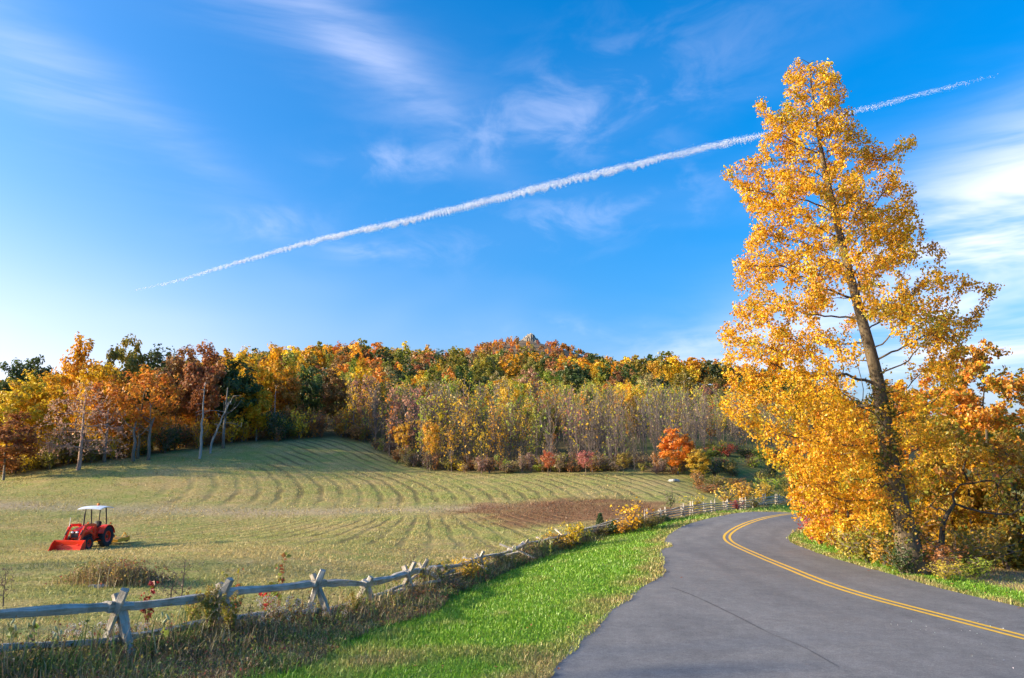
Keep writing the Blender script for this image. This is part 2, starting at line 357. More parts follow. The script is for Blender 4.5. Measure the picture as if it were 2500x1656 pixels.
def ground_mat():
    m, nt, N, L, b = mat_nodes('ground'); geo = N.new('ShaderNodeNewGeometry'); P = geo.outputs['Position']
    def attr(n):
        a = N.new('ShaderNodeAttribute'); a.attribute_name = n; s = N.new('ShaderNodeSeparateColor'); L.new(a.outputs['Color'], s.inputs[0]); return s.outputs
    a1, a2, a3 = attr('m1'), attr('m2'), attr('m3')
    def mth(op, a, b_=None, c=None):
        n = N.new('ShaderNodeMath'); n.operation = op
        for i, v in enumerate((a, b_, c)):
            if v is None: continue
            if isinstance(v, (int, float)): n.inputs[i].default_value = v
            else: L.new(v, n.inputs[i])
        return n.outputs[0]
    def mix(f, a, c):
        n = N.new('ShaderNodeMix'); n.data_type = 'RGBA'
        if isinstance(f, float): n.inputs[0].default_value = f
        else: L.new(f, n.inputs[0])
        for i, v in ((6, a), (7, c)):
            if isinstance(v, tuple): n.inputs[i].default_value = (*v, 1)
            else: L.new(v, n.inputs[i])
        return n.outputs[2]
    mp = N.new('ShaderNodeMapping'); mp.inputs['Scale'].default_value = (1, .45, 1); L.new(P, mp.inputs[0]); V = mp.outputs[0]
    fine = nz(N, L, 7, 5, .75, V); med = nz(N, L, .55, 4, .6, P); big = nz(N, L, .12, 3, .55, P); grit = nz(N, L, 22, 3, .7, V)
    straw = ramp(N, L, fine, [(.28, (.18, .125, .05)), (.5, (.41, .305, .125)), (.72, (.62, .48, .23))])
    green = ramp(N, L, fine, [(.28, (.12, .145, .03)), (.5, (.265, .285, .075)), (.72, (.43, .40, .14))])
    gf = N.new('ShaderNodeMapRange'); gf.inputs['From Min'].default_value = .39; gf.inputs['From Max'].default_value = .60
    L.new(mth('MULTIPLY_ADD', med, .55, mth('MULTIPLY', big, .45)), gf.inputs[0])
    c = mix(gf.outputs[0], straw, green)
    # mown rows
    sp = N.new('ShaderNodeSeparateXYZ'); L.new(P, sp.inputs[0]); x, y = sp.outputs[0], sp.outputs[1]
    wob = mth('MULTIPLY', mth('SUBTRACT', nz(N, L, .35, 3, .5, P), .5), 1.1)
    gU = mth('ADD', mth('MULTIPLY_ADD', y, .40, x), wob)
    gU = mth('ADD', gU, mth('MULTIPLY', mth('POWER', mth('ADD', mth('ABSOLUTE', mth('ADD', x, 14)), .01), 2.0), .006))
    dy_ = mth('SUBTRACT', y, 88.0); gU = mth('ADD', gU, mth('MULTIPLY', mth('MULTIPLY', dy_, dy_), .011))
    rU = mth('SINE', mth('MULTIPLY', gU, 6.283/1.9))
    gL = mth('ADD', mth('DIVIDE', mth('ADD', x, 9.0), mth('MULTIPLY_ADD', mth('SUBTRACT', y, 50.0), -.028, 1.0)), wob)
    rL = mth('SINE', mth('MULTIPLY', gL, 6.283/1.75))
    pa = N.new('ShaderNodeMapRange'); pa.inputs['From Min'].default_value = .38; pa.inputs['From Max'].default_value = .6
    L.new(nz(N, L, .16, 2, .5, P), pa.inputs[0])
    def rowmask(r, a):
        s = N.new('ShaderNodeMapRange'); s.interpolation_type = 'SMOOTHSTEP'; s.inputs['From Min'].default_value = .2; s.inputs['From Max'].default_value = 1.05
        L.new(mth('ADD', r, mth('MULTIPLY', mth('SUBTRACT', fine, .5), 2.2)), s.inputs[0]); return mth('MULTIPLY', mth('MULTIPLY', s.outputs[0], a), mth('MULTIPLY_ADD', pa.outputs[0], .7, .3))
    rows = mth('MAXIMUM', rowmask(rU, a2[0]), rowmask(rL, a2[1]))
    c = mix(mth('MULTIPLY', rows, .8), c, ramp(N, L, grit, [(.35, (.075, .065, .03)), (.65, (.20, .16, .075))]))
    c = mix(mth('MULTIPLY', a1[2], .65), c, ramp(N, L, fine, [(.3, (.24, .17, .11)), (.7, (.56, .44, .31))]))
    c = mix(mth('MULTIPLY', a1[1], .85), c, ramp(N, L, fine, [(.3, (.09, .04, .022)), (.55, (.23, .11, .06)), (.75, (.38, .21, .11))]))
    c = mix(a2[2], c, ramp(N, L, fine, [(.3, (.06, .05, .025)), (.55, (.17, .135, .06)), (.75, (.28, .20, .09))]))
    c = mix(a3[2], c, ramp(N, L, med, [(.3, (.12, .15, .03)), (.5, (.20, .20, .06)), (.7, (.27, .17, .07))]))
    c = mix(a3[1], c, ramp(N, L, fine, [(.3, (.24, .16, .10)), (.7, (.55, .41, .26))]))
    vg = mix(gf.outputs[0], ramp(N, L, fine, [(.3, (.05, .13, .012)), (.7, (.13, .30, .03))]), ramp(N, L, fine, [(.3, (.09, .15, .02)), (.7, (.26, .32, .07))]))
    c = mix(a1[0], c, vg)
    c = mix(mth('MULTIPLY', a3[0], .75), c, ramp(N, L, fine, [(.3, (.06, .06, .02)), (.7, (.19, .16, .07))]))
    L.new(c, b.inputs['Base Color']); b.inputs['Roughness'].default_value = 1; b.inputs['Specular IOR Level'].default_value = 0.05
    bump(N, L, mth('MULTIPLY_ADD', rows, -1.0, fine), b, .8, .10); return m
build_terrain()

# ------------------------------------------------------------------ road
def road_mat():
    m, nt, N, L, b = mat_nodes('asphalt'); tc = N.new('ShaderNodeTexCoord'); P = tc.outputs['Object']
    g = nz(N, L, 34, 3, .8, P); f = nz(N, L, 2.2, 5, .65, P); mp = N.new('ShaderNodeMapping'); mp.inputs['Scale'].default_value = (1.2, .16, 1); L.new(P, mp.inputs[0])
    st = nz(N, L, 1.1, 4, .6, mp.outputs[0])
    c = ramp(N, L, f, [(.25, (.156, .151, .147)), (.5, (.188, .183, .178)), (.78, (.224, .218, .212))])
    mx = N.new('ShaderNodeMix'); mx.data_type = 'RGBA'; mx.blend_type = 'MULTIPLY'; mx.inputs[0].default_value = .8
    L.new(c, mx.inputs[6]); L.new(ramp(N, L, st, [(.3, (.84, .84, .85)), (.7, (1.08, 1.07, 1.06))]), mx.inputs[7])
    m2 = N.new('ShaderNodeMix'); m2.data_type = 'RGBA'; m2.blend_type = 'MULTIPLY'; m2.inputs[0].default_value = .7
    L.new(mx.outputs[2], m2.inputs[6]); L.new(ramp(N, L, g, [(.36, (.58, .58, .60)), (.64, (1.36, 1.36, 1.34))]), m2.inputs[7])
    bl = nz(N, L, .38, 5, .62, P, .6); m3 = N.new('ShaderNodeMix'); m3.data_type = 'RGBA'; m3.blend_type = 'MULTIPLY'; m3.inputs[0].default_value = 1
    L.new(m2.outputs[2], m3.inputs[6]); L.new(ramp(N, L, bl, [(.36, (.90, .90, .91)), (.47, (1, 1, 1)), (.58, (1.01, 1.0, 1.0)), (.70, (1.10, 1.07, 1.04))]), m3.inputs[7]); m2 = m3
    la = N.new('ShaderNodeAttribute'); la.attribute_name = 'lane'; sc_ = N.new('ShaderNodeSeparateColor'); L.new(la.outputs['Color'], sc_.inputs[0])
    mm = N.new('ShaderNodeMath'); mm.operation = 'MULTIPLY'; L.new(sc_.outputs[0], mm.inputs[0]); L.new(st, mm.inputs[1])
    m4 = N.new('ShaderNodeMix'); m4.data_type = 'RGBA'; m4.blend_type = 'MULTIPLY'; L.new(mm.outputs[0], m4.inputs[0]); L.new(m2.outputs[2], m4.inputs[6]); m4.inputs[7].default_value = (.74, .74, .75, 1); m2 = m4
    md = nz(N, L, 9, 4, .75, P); m5 = N.new('ShaderNodeMix'); m5.data_type = 'RGBA'; m5.blend_type = 'MULTIPLY'; m5.inputs[0].default_value = 1; L.new(m2.outputs[2], m5.inputs[6]); L.new(ramp(N, L, md, [(.34, (.84, .84, .85)), (.66, (1.12, 1.12, 1.1))]), m5.inputs[7]); m2 = m5
    L.new(m2.outputs[2], b.inputs['Base Color']); b.inputs['Roughness'].default_value = .88; b.inputs['Specular IOR Level'].default_value = .25
    bump(N, L, g, b, .35, .006); return m
ASPH = road_mat()
def paint_mat():
    m, nt, N, L, b = mat_nodes('yellow_paint'); tc = N.new('ShaderNodeTexCoord'); f = nz(N, L, 9, 5, .7, tc.outputs['Object'])
    L.new(ramp(N, L, f, [(.28, (.34, .23, .09)), (.40, (.74, .43, .02)), (.75, (.84, .50, .03))]), b.inputs['Base Color']); b.inputs['Roughness'].default_value = .7; return m
def drape(P2, dz): return np.column_stack([P2[:, 0], P2[:, 1], height(P2[:, 0], P2[:, 1])+dz])
def strip(name, A, B, nu, mat, dz, parent=None, jag=0, lanes=False):
    n = len(A); rows = []
    for u in np.linspace(0, 1, nu): rows.append(A*(1-u)+B*u)
    if jag:
        for r_, nn, s in ((rows[0], A-B, 1), (rows[-1], B-A, 1)):
            d = nn/np.linalg.norm(nn, axis=1)[:, None]
            w = (vnoise(r_[:, 0], r_[:, 1], .9, 4)-.5)*jag; r_ += d*w[:, None]
    P = np.concatenate(rows); V = drape(P, dz); idx = np.arange(nu*n).reshape(nu, n)
    F = np.stack([idx[:-1, :-1], idx[:-1, 1:], idx[1:, 1:], idx[1:, :-1]], -1).reshape(-1, 4)
    at_ = None
    if lanes:
        d, sg = pdist(P[:, 0], P[:, 1], [tuple(q) for q in roadc[::2]]); tr = np.exp(-((d-.85)/.28)**2)+np.exp(-((d-2.45)/.30)**2); at_ = [('lane', np.column_stack([tr, d/8, d*0]))]
    me = np_mesh(name, V, F, [mat], smooth=True, attrs=at_); o = link(name, me, parent); return o
def cutmax(P, f): return np.array([p for p in P if f(p)])
RL = resample(left_edge, 420); RR = resample(right_edge, 420)
road = tag(strip('road', RL, RR, 44, ASPH, .012, jag=.15, lanes=True), kind='structure')
PAINT = paint_mat()
def offset(P, d):
    t = np.gradient(P, axis=0); t /= np.linalg.norm(t, axis=1)[:, None]; return P+np.column_stack([t[:, 1], -t[:, 0]])*d
rc = resample(roadc, 500)
for d in (-.155, .155):
    strip('yellow_line', offset(rc, d-.07), offset(rc, d+.07), 2, PAINT, .019, road)
# paving seam between the road and the pull-off apron
SEAM = plain('seam_tar', (.075, .07, .072), .8)
_s = [hit(*p) for p in ((1640, 1441), (1700, 1460), (1790, 1502), (1880, 1552), (1960, 1592), (2050, 1632))]
sp2 = resample(catmull([(p.x, p.y) for p in _s], 12), 90)
w = .02*(.4+1.2*vnoise(sp2[:, 0], sp2[:, 1], .6, 3))*np.linspace(1.1, .35, 90)
tt = np.gradient(sp2, axis=0); tt /= np.linalg.norm(tt, axis=1)[:, None]; nn = np.column_stack([tt[:, 1], -tt[:, 0]])*w[:, None]
sp2 = sp2+nn*((vnoise(sp2[:, 0], sp2[:, 1], .5, 2, 4)-.5)[:, None])*1.5
strip('paving_seam', sp2-nn, sp2+nn, 2, SEAM, .018, road)
#PART2
# ------------------------------------------------------------------ tree machinery
def colonize(trunk, att, step, infl, kill, iters=140, grav=0.0):
    """space colonization from trunk nodes towards attraction points"""
    nodes = [np.array(p, float) for p in trunk]; par = [-1]+list(range(len(trunk)-1))
    A = np.array(att, float); NP = np.array(nodes)
    d = np.linalg.norm(A[:, None]-NP[None], axis=2); near = d.argmin(1); nd = d.min(1)
    for it in range(iters):
        if len(A) == 0: break
        act = nd < infl
        if not act.any(): infl *= 1.4; continue
        dirs = A[act]-np.array(nodes)[near[act]]; dirs /= np.linalg.norm(dirs, axis=1)[:, None]+1e-9
        acc = {}
        for i, v in zip(near[act], dirs): acc[i] = acc.get(i, 0)+v
        new = []
        for i, v in acc.items():
            v = v/(np.linalg.norm(v)+1e-9)+rng.normal(0, .16, 3); v[2] += grav
            v /= np.linalg.norm(v)+1e-9
            p = nodes[i]+v*step; new.append((p, i))
        s = len(nodes)
        for p, i in new: nodes.append(p); par.append(i)
        NW = np.array([p for p, _ in new]); dn = np.linalg.norm(A[:, None]-NW[None], axis=2); j = dn.argmin(1); m = dn.min(1)
        b = m < nd; near = np.where(b, s+j, near); nd = np.where(b, m, nd)
        k = nd > kill; A, near, nd = A[k], near[k], nd[k]
        if len(nodes) > 7000: break
    return np.array(nodes), np.array(par)
def radii(par, tip, expo, ntrunk=0, trunk_r=None):
    n = len(par); r = np.zeros(n); ch = np.zeros(n, int)
    for i in range(n-1, 0, -1):
        if ch[i] == 0: r[i] = tip**expo
        r[par[i]] += r[i]; ch[par[i]] += 1
    if ch[0] == 0: r[0] = tip**expo
    r = r**(1/expo)
    if trunk_r is not None: r[:ntrunk] = trunk_r
    for i in range(1, n): r[i] = min(r[i], r[par[i]]*.95 if i >= ntrunk else r[i])
    return r, ch
def skin(nodes, par, r, sides=5, thin=3, thr=.05, minr=0.0):
    """quad tubes along chains; thin chains get fewer sides"""
    n = len(nodes); kids = [[] for _ in range(n)]
    for i in range(1, n): kids[par[i]].append(i)
    V = []; F = []; starts = [(0, -1)]
    while starts:
        i, p = starts.pop(); chain = [p] if p >= 0 else []
        while True:
            chain.append(i)
            if not kids[i]: break
            ks = sorted(kids[i], key=lambda k: -r[k]); starts += [(k, i) for k in ks[1:]]; i = ks[0]
        if len(chain) < 2: continue
        P = nodes[chain]; rr = r[chain].copy()
        if p >= 0: rr[0] = rr[1]
        if rr[0] < minr: continue
        k = sides if rr[0] > thr else thin
        T = np.gradient(P, axis=0); T /= np.linalg.norm(T, axis=1)[:, None]+1e-9
        a = np.cross(T, (0.13, .31, .94)); bad = np.linalg.norm(a, axis=1) < .1; a[bad] = np.cross(T[bad], (1, 0, 0)); a /= np.linalg.norm(a, axis=1)[:, None]+1e-9
        b = np.cross(T, a); q = np.arange(k)*2*math.pi/k; o = len(V)
        ring = P[:, None]+rr[:, None, None]*(a[:, None]*np.cos(q)[None, :, None]+b[:, None]*np.sin(q)[None, :, None])
        V.extend(ring.reshape(-1, 3)); m = len(chain)
        for u in range(m-1):
            for j in range(k): F.append((o+u*k+j, o+u*k+(j+1) % k, o+(u+1)*k+(j+1) % k, o+(u+1)*k+j))
    return np.array(V), np.array(F)
def leaves(centers, n, spread, size, out_c=None, bias=.5, pal=None, droop=0.0, var=.25):
    """n kite leaves around the centres, facing partly away from crown and clump centres; pal: list of (weight, rgb) by clump"""
    C = centers[rng.integers(0, len(centers), n)] if n != len(centers) else centers
    off = rng.normal(0, 1, (n, 3)); off *= (rng.random((n, 1))**.5*spread)/(np.linalg.norm(off, axis=1)[:, None]+1e-9)
    P = C+off; nrm = rng.normal(0, 1, (n, 3)); nrm /= np.linalg.norm(nrm, axis=1)[:, None]
    o = off/(np.linalg.norm(off, axis=1)[:, None]+1e-9)
    if out_c is not None: q = P-out_c; o = o*.6+q/(np.linalg.norm(q, axis=1)[:, None]+1e-9)*.7
    nrm = nrm*(1-bias)+o*bias; nrm /= np.linalg.norm(nrm, axis=1)[:, None]+1e-9
    t = rng.normal(0, 1, (n, 3)); t[:, 2] -= droop; u = np.cross(nrm, t); u /= np.linalg.norm(u, axis=1)[:, None]+1e-9; w = np.cross(nrm, u)
    s = size*(.5+1.0*rng.random((n, 1))); fold = nrm*s*.18
    V = np.stack([P-w*s*.55, P+u*s*.42+fold, P+w*s*.55, P-u*s*.42+fold], 1).reshape(-1, 3)
    F = np.arange(4*n).reshape(n, 4)
    m = (1-var)+2*var*rng.random((n, 1)); tint = np.hstack([m*(1+rng.normal(0, .05, (n, 1))), m*(1+rng.normal(0, .10, (n, 1))), m])
    if pal is not None:
        ws = np.array([p[0] for p in pal], float); ws /= ws.sum(); cs = np.array([p[1] for p in pal]); key = np.floor(C*1.1).sum(1).astype(int)
        pick = np.where(rng.random(n) < .5, rng.choice(len(ws), n, p=ws), np.searchsorted(np.cumsum(ws), _perm.ravel()[(np.floor(C[:, 0]*1.1)*7+np.floor(C[:, 1]*1.1)*13+np.floor(C[:, 2]*1.1)*29).astype(int) % 4096], side='right').clip(0, len(ws)-1))
        tint = tint*cs[pick]
    return V, F, np.repeat(np.clip(tint, 0, 1), 4, axis=0)
def ell_pts(n, c, rad, clump=0, hollow=.35):
    v = rng.normal(0, 1, (n, 3)); v /= np.linalg.norm(v, axis=1)[:, None]; rr = (hollow+(1-hollow)*rng.random((n, 1)))**.6
    p = v*rr*np.array(rad)
    return p+np.array(c)
YEL, GOLD, ORG, RUST, OLV, DGR, RED, PNK, LGR, TAN = (.80, .55, .035), (.74, .42, .02), (.70, .29, .035), (.40, .19, .055), (.30, .27, .035), (.085, .125, .03), (.55, .12, .05), (.58, .30, .17), (.38, .43, .05), (.44, .33, .13)
def jit(c, a=.12): k = 1+random.uniform(-a, a); return (min(1, c[0]*k*(1+random.uniform(-.05, .05))), min(1, c[1]*k*(1+random.uniform(-a, a))), min(1, c[2]*k), 1)

# broadleaf prototypes of unit scale about 15 m tall, crown tint 1, hue from object colour
def broad_proto(i, H, cw, base, nleaf, lsize, natt=170, sides=5):
    lean = rng.normal(0, .04, 2); hs = np.linspace(0, H*.66, 9)
    trunk = [(lean[0]*h*h/H+rng.normal(0, .06), lean[1]*h*h/H+rng.normal(0, .06), h) for h in hs]; trunk[0] = (0, 0, -.4)
    cc = (0, 0, base+(H-base)*.52)
    lob = ell_pts(9, cc, (cw*.36, cw*.36, (H-base)*.34), hollow=.8)
    att = np.concatenate([ell_pts(natt//2, cc, (cw*.5, cw*.5, (H-base)*.5))]+[ell_pts(natt//18, l, (cw*.22, cw*.22, (H-base)*.2), hollow=.2) for l in lob])
    nd, pr = colonize(trunk, att, .65, 5, 1.0, 60)
    r, ch = radii(pr, .018, 2.1, 9, np.linspace(.21, .06, 9)*H/15)
    VW, FW = skin(nd, pr, r, sides, 3, .05)
    tips = nd[(ch == 0) | (r < .028)]; tips = tips[tips[:, 2] > base*.8]
    VL, FL, CL = leaves(tips, nleaf, .95, lsize, np.array(cc), .62, [(4, (1, 1, 1)), (2, (1.12, 1.28, 1.1)), (2, (.90, .72, .9)), (1, (.66, .74, .7))], var=.28)
    # inner clumps are sparser at the bottom
    return dict(VW=VW, FW=FW, VL=VL, FL=FL, CL=CL, H=H)
PROTO = [broad_proto(0, 15, 10, 2.6, 4200, .44), broad_proto(1, 15, 8, 2.0, 3800, .42), broad_proto(2, 15, 11.5, 3.4, 4400, .46),
         broad_proto(3, 15, 6.5, 1.5, 3200, .40), broad_proto(4, 15, 9.5, 3.0, 2200, .44), broad_proto(5, 15, 8.5, 1.0, 4200, .44)]
def proto_mesh(p, i, barkm):
    return np_mesh('trunk', p['VW'], p['FW'], [barkm], smooth=True), np_mesh('crown', p['VL'], p['FL'], [LEAF], col=p['CL'])
PROTO += [broad_proto(6, 15, 8.5, 4.2, 1000, .60, 150)]
PM = [proto_mesh(p, i, BARKG if i % 2 else BARK) for i, p in enumerate(PROTO)]
# one-mesh far version: trunk and crown in one
def far_mesh(p, frac, k):
    nl = int(len(p['FL'])*frac); sel = rng.permutation(len(p['FL']))[:nl]; V4 = p['VL'].reshape(-1, 4, 3)[sel]; c = V4.mean(1, keepdims=True); V4 = c+(V4-c)*k
    VW, FW = p['VW'], p['FW']; keep = len(FW)
    V = np.vstack([VW, V4.reshape(-1, 3)]); F = np.vstack([FW, np.arange(4*nl).reshape(nl, 4)+len(VW)])
    col = np.vstack([np.ones((len(VW), 3)), p['CL'].reshape(-1, 4, 3)[sel].reshape(-1, 3)])
    return V, F, col, np.concatenate([np.zeros(keep, int), np.ones(nl, int)])
FM = []
for i, p in enumerate(PROTO[:6]):
    V, F, c, mi = far_mesh(p, .42, 1.4); FM.append(np_mesh('broadleaf_tree', V, F, [BARKG if i % 2 else BARK, LEAF], col=c, midx=mi))
# bare, upright saplings of the young wood
def sap_proto(H, nleaf, lcol, nb=(21, 27), tw=2, fat=1.0):
    mb_n, mb_p, mb_r = [], [], []
    k = 8; lean = rng.normal(0, .05, 2)
    for j in range(k):
        h = H*j/(k-1); mb_n.append((lean[0]*h+rng.normal(0, .05), lean[1]*h+rng.normal(0, .05), h-.2)); mb_p.append(j-1); mb_r.append(.046*(1-.85*j/(k-1))+.008)
    tips = []
    for b in range(int(rng.integers(*nb))):
        j = int(rng.integers(1, k-1)); a = rng.random()*6.28; l = H*(.36-.22*j/k)*(.6+.7*rng.random()); s = np.array(mb_n[j]); up = rng.uniform(.95, 1.5); prev = j
        d = np.array([math.cos(a)*math.cos(up), math.sin(a)*math.cos(up), math.sin(up)])
        for q in range(3):
            s = s+d*l/3+rng.normal(0, .05, 3); mb_n.append(tuple(s)); mb_p.append(prev); prev = len(mb_n)-1; mb_r.append(.022*fat*(1-.25*q)); d = d+rng.normal(0, .1, 3)+np.array([0, 0, .08]); d /= np.linalg.norm(d)
            for t in range(tw):
                e = s+(d+rng.normal(0, .45, 3))*l*.28; mb_n.append(tuple(e)); mb_p.append(prev); mb_r.append(.013*fat); tips.append(e)
        tips.append(s)
    nd = np.array(mb_n); V, F = skin(nd, np.array(mb_p), np.array(mb_r), 4, 3, .03)
    VL, FL, CL = leaves(np.array(tips), nleaf, .4, .27, None, .1, var=.3)
    return dict(VW=V, FW=F, VL=VL, FL=FL, CL=CL, H=H)
SAP = [sap_proto(7.5, n, None) for n in (20, 36, 60, 130, 220, 16, 30, 100)]
SAPL = [sap_proto(7.5, n, None, (14, 18), 1, 1.5) for n in (18, 32, 56, 110, 180, 16, 26, 90)]
SAPM = [(np_mesh('trunk', p['VW'], p['FW'], [TWIG], smooth=True), np_mesh('foliage', p['VL'], p['FL'], [LEAF], col=p['CL'])) for p in SAP]

def place_tree(name, pm, loc, sc, rz, color, label, cat='tree', group=None, parts=('trunk', 'crown'), wx=1.0):
    e = empty(name, loc, rz, label, cat, group); e.scale = (sc*wx, sc*wx, sc)
    for nm, me in zip(parts, pm):
        o = link(nm, me, e); o.color = color
    return e
CN = {YEL: 'yellow', GOLD: 'golden', ORG: 'orange', RUST: 'rust brown', OLV: 'olive green', DGR: 'dark green', RED: 'red', PNK: 'pink', LGR: 'light green', TAN: 'tan'}
HILLTREES = []   # (x, y, radius) for spacing

# ------------------------------------------------------------------ the wood behind the field, left
# (px, Y, py_top, crown width in metres or None, proto, colour, label)
LEFT = [
 (8, 86.5, 1000, 7, 5, RUST, 'low rust brown tree at the far left edge of the wood'),
 (30, 93, 893, 8.5, 1, YEL, 'tall yellow tree at the left edge of the picture behind the rust tree'),
 (92, 97, 905, 8, 5, YEL, 'yellow green leaning tree between the two tall golden crowns at left'),
 (55, 128, 862, 9, 2, DGR, 'dark green round tree rising alone against the sky at left'),
 (5, 124, 880, 8, 0, DGR, 'dark green tree cut off by the left picture edge'),
 (180, 108, 822, 8, 0, GOLD, 'tall golden tree with a notched top, left of the dark olive crowns'),
 (232, 103, 858, 7, 3, GOLD, 'golden tree below the tall notched crown'),
 (285, 112, 815, 8, 2, OLV, 'tall yellow green tree, highest crown of the left wood'),
 (365, 118, 820, 9.5, 4, DGR, 'tall open dark green tree with sky showing through its crown'),
 (335, 98, 872, 10, 4, ORG, 'broad orange tree with pale forked trunks at the field edge'),
 (255, 101, 900, 7, 4, ORG, 'orange brown tree left of the broad orange one'),
 (425, 112, 840, 8.5, 2, RUST, 'dark rust crown right of the open dark green tree'),
 (485, 110, 836, 8, 0, RUST, 'dark rust and orange crown above the dead snag'),
 (565, 112, 866, 8.5, 5, DGR, 'full dark green tree leaning over the gnarled dead branches'),
 (600, 122, 838, 8, 1, YEL, 'yellow crown right of the full dark green tree'),
 (660, 128, 842, 8, 0, GOLD, 'golden crown on the skyline right of the yellow one'),
 (625, 113, 930, 5, 3, GOLD, 'narrow golden tree beside the white snag at the field top'),
 (735, 121, 985, 6, 5, RUST, 'low rust bush-like tree at the top of the field'),
 (760, 126, 1005, 3.5, 3, YEL, 'small yellow tree beside the low rust tree at the field top'),
 (885, 124, 905, 6, 4, PNK, 'pinkish thinning tree above the field corner'),
 (700, 124, 900, 6, 3, ORG, 'orange tree above the low rust tree'),
 (820, 130, 890, 7, 1, RUST, 'brown tree behind the pinkish thinning tree')]
for px, Y, top, cw, pi, c, lab in LEFT:
    g = ground(px, Y); h = at(px, top, Y).z-g.z; sc = h/PROTO[pi]['H']*.97
    wr = cw/(h*{0: .70, 1: .60, 2: .80, 3: .48, 4: .68, 5: .62}[pi])
    place_tree('broadleaf_tree', PM[pi], g, sc, random.uniform(0, 6.28), jit(c), lab, wx=max(.6, min(1.5, wr)))
    HILLTREES.append((g.x, g.y, 2.4))
# understorey along the edge of the wood
def bush_mesh(n, lsize, h=1.0, w=1.0, stems=9, seed=0):
    nodes = [(0, 0, -.1)]; par = [-1]; rr = [.02]; tips = []
    for s in range(stems):
        a = random.uniform(0, 6.28); q = random.uniform(.15, 1.0)**.7; top = Vector((math.cos(a)*q*w*.5, math.sin(a)*q*w*.5, h*(1-.35*q*q)*random.uniform(.75, 1)))
        prev = 0
        for u in (.35, .7, 1.0):
            p = top*u; p.x *= u; p.y *= u; nodes.append((p.x+random.uniform(-.04, .04), p.y+random.uniform(-.04, .04), p.z)); par.append(prev); prev = len(nodes)-1; rr.append(.016*(1.2-u*.7))
            tips.append(nodes[-1])
            for k in range(3):
                e = p+Vector((random.uniform(-.22, .22)*w, random.uniform(-.22, .22)*w, random.uniform(-.05, .2)*h)); nodes.append(tuple(e)); par.append(prev); rr.append(.006); tips.append(tuple(e))
    VW, FW = skin(np.array(nodes), np.array(par), np.array(rr), 4, 3, .012)
    t = np.array(tips); VL, FL, CL = leaves(t[t[:, 2] > .08*h], n, .16*max(h, w), lsize, np.array((0, 0, h*.45)), .5, var=.32)
    return np_mesh('stem', VW, FW, [TWIG]), np_mesh('foliage', VL, FL, [LEAF], col=CL)
BUSH = [bush_mesh(520, .085, 1, 1.25), bush_mesh(420, .10, 1, 1.1), bush_mesh(600, .075, 1, 1.4, 12), bush_mesh(240, .09, 1, 1.1, 12)]
def bush(px, Y, h, w, c, label, cat='shrub', group=None, k=None, name='shrub', loc=None):
    g = loc if loc is not None else ground(px, Y); k = random.randrange(len(BUSH)) if k is None else k
    e = empty(name, g, random.uniform(0, 6.28), label, cat, group); e.scale = (w/1.2, w/1.2, h)
    for nm, me in zip(('stem', 'foliage'), BUSH[k]): o = link(nm, me, e); o.color = jit(c)
    return e
def U_(px): return 'under the yellow trees at the far left' if px < 130 else 'beside the bare pinkish tree' if px < 260 else 'under the broad orange tree' if px < 420 else 'around the dead snags' if px < 600 else 'at the top edge of the field' if px < 760 else 'at the field corner near the young wood'
for i in range(120):
    px = random.uniform(-20, 900); Y = edge_y(px)+random.uniform(.5, 7); c = random.choices((OLV, YEL, GOLD, RUST, DGR, ORG), (4, 2, 3, 3, 2, 2))[0]
    bush(px, Y, random.uniform(1.2, 4.2), random.uniform(1.6, 3.8), c, '%s understorey shrub %s' % (CN[c], U_(px)), group='%s shrubs %s' % (CN[c], U_(px)))
# pale bare pinkish tree, dead snags
def bare_tree(px, Y, top, cw, tint, name, label, natt=420, tip=.010, base=.18, barkm=TWIG, fol=0, fcol=PNK, trunk_r=.24, droop=0, lean=(0, 0), step=.5):
    g = ground(px, Y); H = at(px, top, Y).z-g.z; hs = np.linspace(0, H*.92, 12)
    tr = [(lean[0]*(h/H)**1.5+rng.normal(0, .05), lean[1]*(h/H)**1.5+rng.normal(0, .05), h-(.3 if i == 0 else 0)) for i, h in enumerate(hs)]
    att = []
    while len(att) < natt:
        z = rng.uniform(base*H, H); f = (1-((z/H-.42)/.62)**2); w = cw*.5*max(.12, f)
        a = rng.random()*6.28; q = rng.random()**.5*w; att.append((math.cos(a)*q+lean[0]*(z/H)**1.5, math.sin(a)*q, z+droop*q))
    nd, pr = colonize(tr, att, step, 6, step*1.3, 70); r, ch = radii(pr, tip, 2.0, 12, np.linspace(trunk_r, .03, 12))
    V, F = skin(nd, pr, r, 6, 3, .05); e = empty(name, g, 0, label, 'tree')
    link('trunk', np_mesh('trunk', V, F, [barkm], smooth=True), e)
    if fol:
        t = nd[ch == 0]; VL, FL, CL = leaves(t, fol, .45, .2, None, .1, var=.3); o = link('foliage', np_mesh('foliage', VL, FL, [LEAF], col=CL), e); o.color = (*fcol, 1)
    return e
PINKT = bark('pink_twig', (.30, .20, .16), (.50, .36, .30))
bare_tree(192, 90.5, 932, 11, None, 'bare_tree', 'nearly bare pinkish grey tree with wide drooping branches at the field edge', 900, .013, .2, PINKT, 2200, (.50, .30, .20), .25, -.12, (0, 0), .42)
bare_tree(488, 99, 920, 3.5, None, 'dead_snag', 'straight pale dead trunk standing at the field edge below the rust crowns', 30, .02, .5, DEADW, 0, PNK, .2)
bare_tree(512, 103, 955, 9, None, 'dead_tree', 'gnarled bone white dead tree with crooked limbs reaching right', 40, .028, .3, DEADW, 0, PNK, .17, 0, (3.0, 0), .7)
bare_tree(667, 117, 935, 2.0, None, 'dead_snag', 'thin white leaning dead trunk at the top of the field', 16, .03, .5, DEADW, 0, PNK, .13)
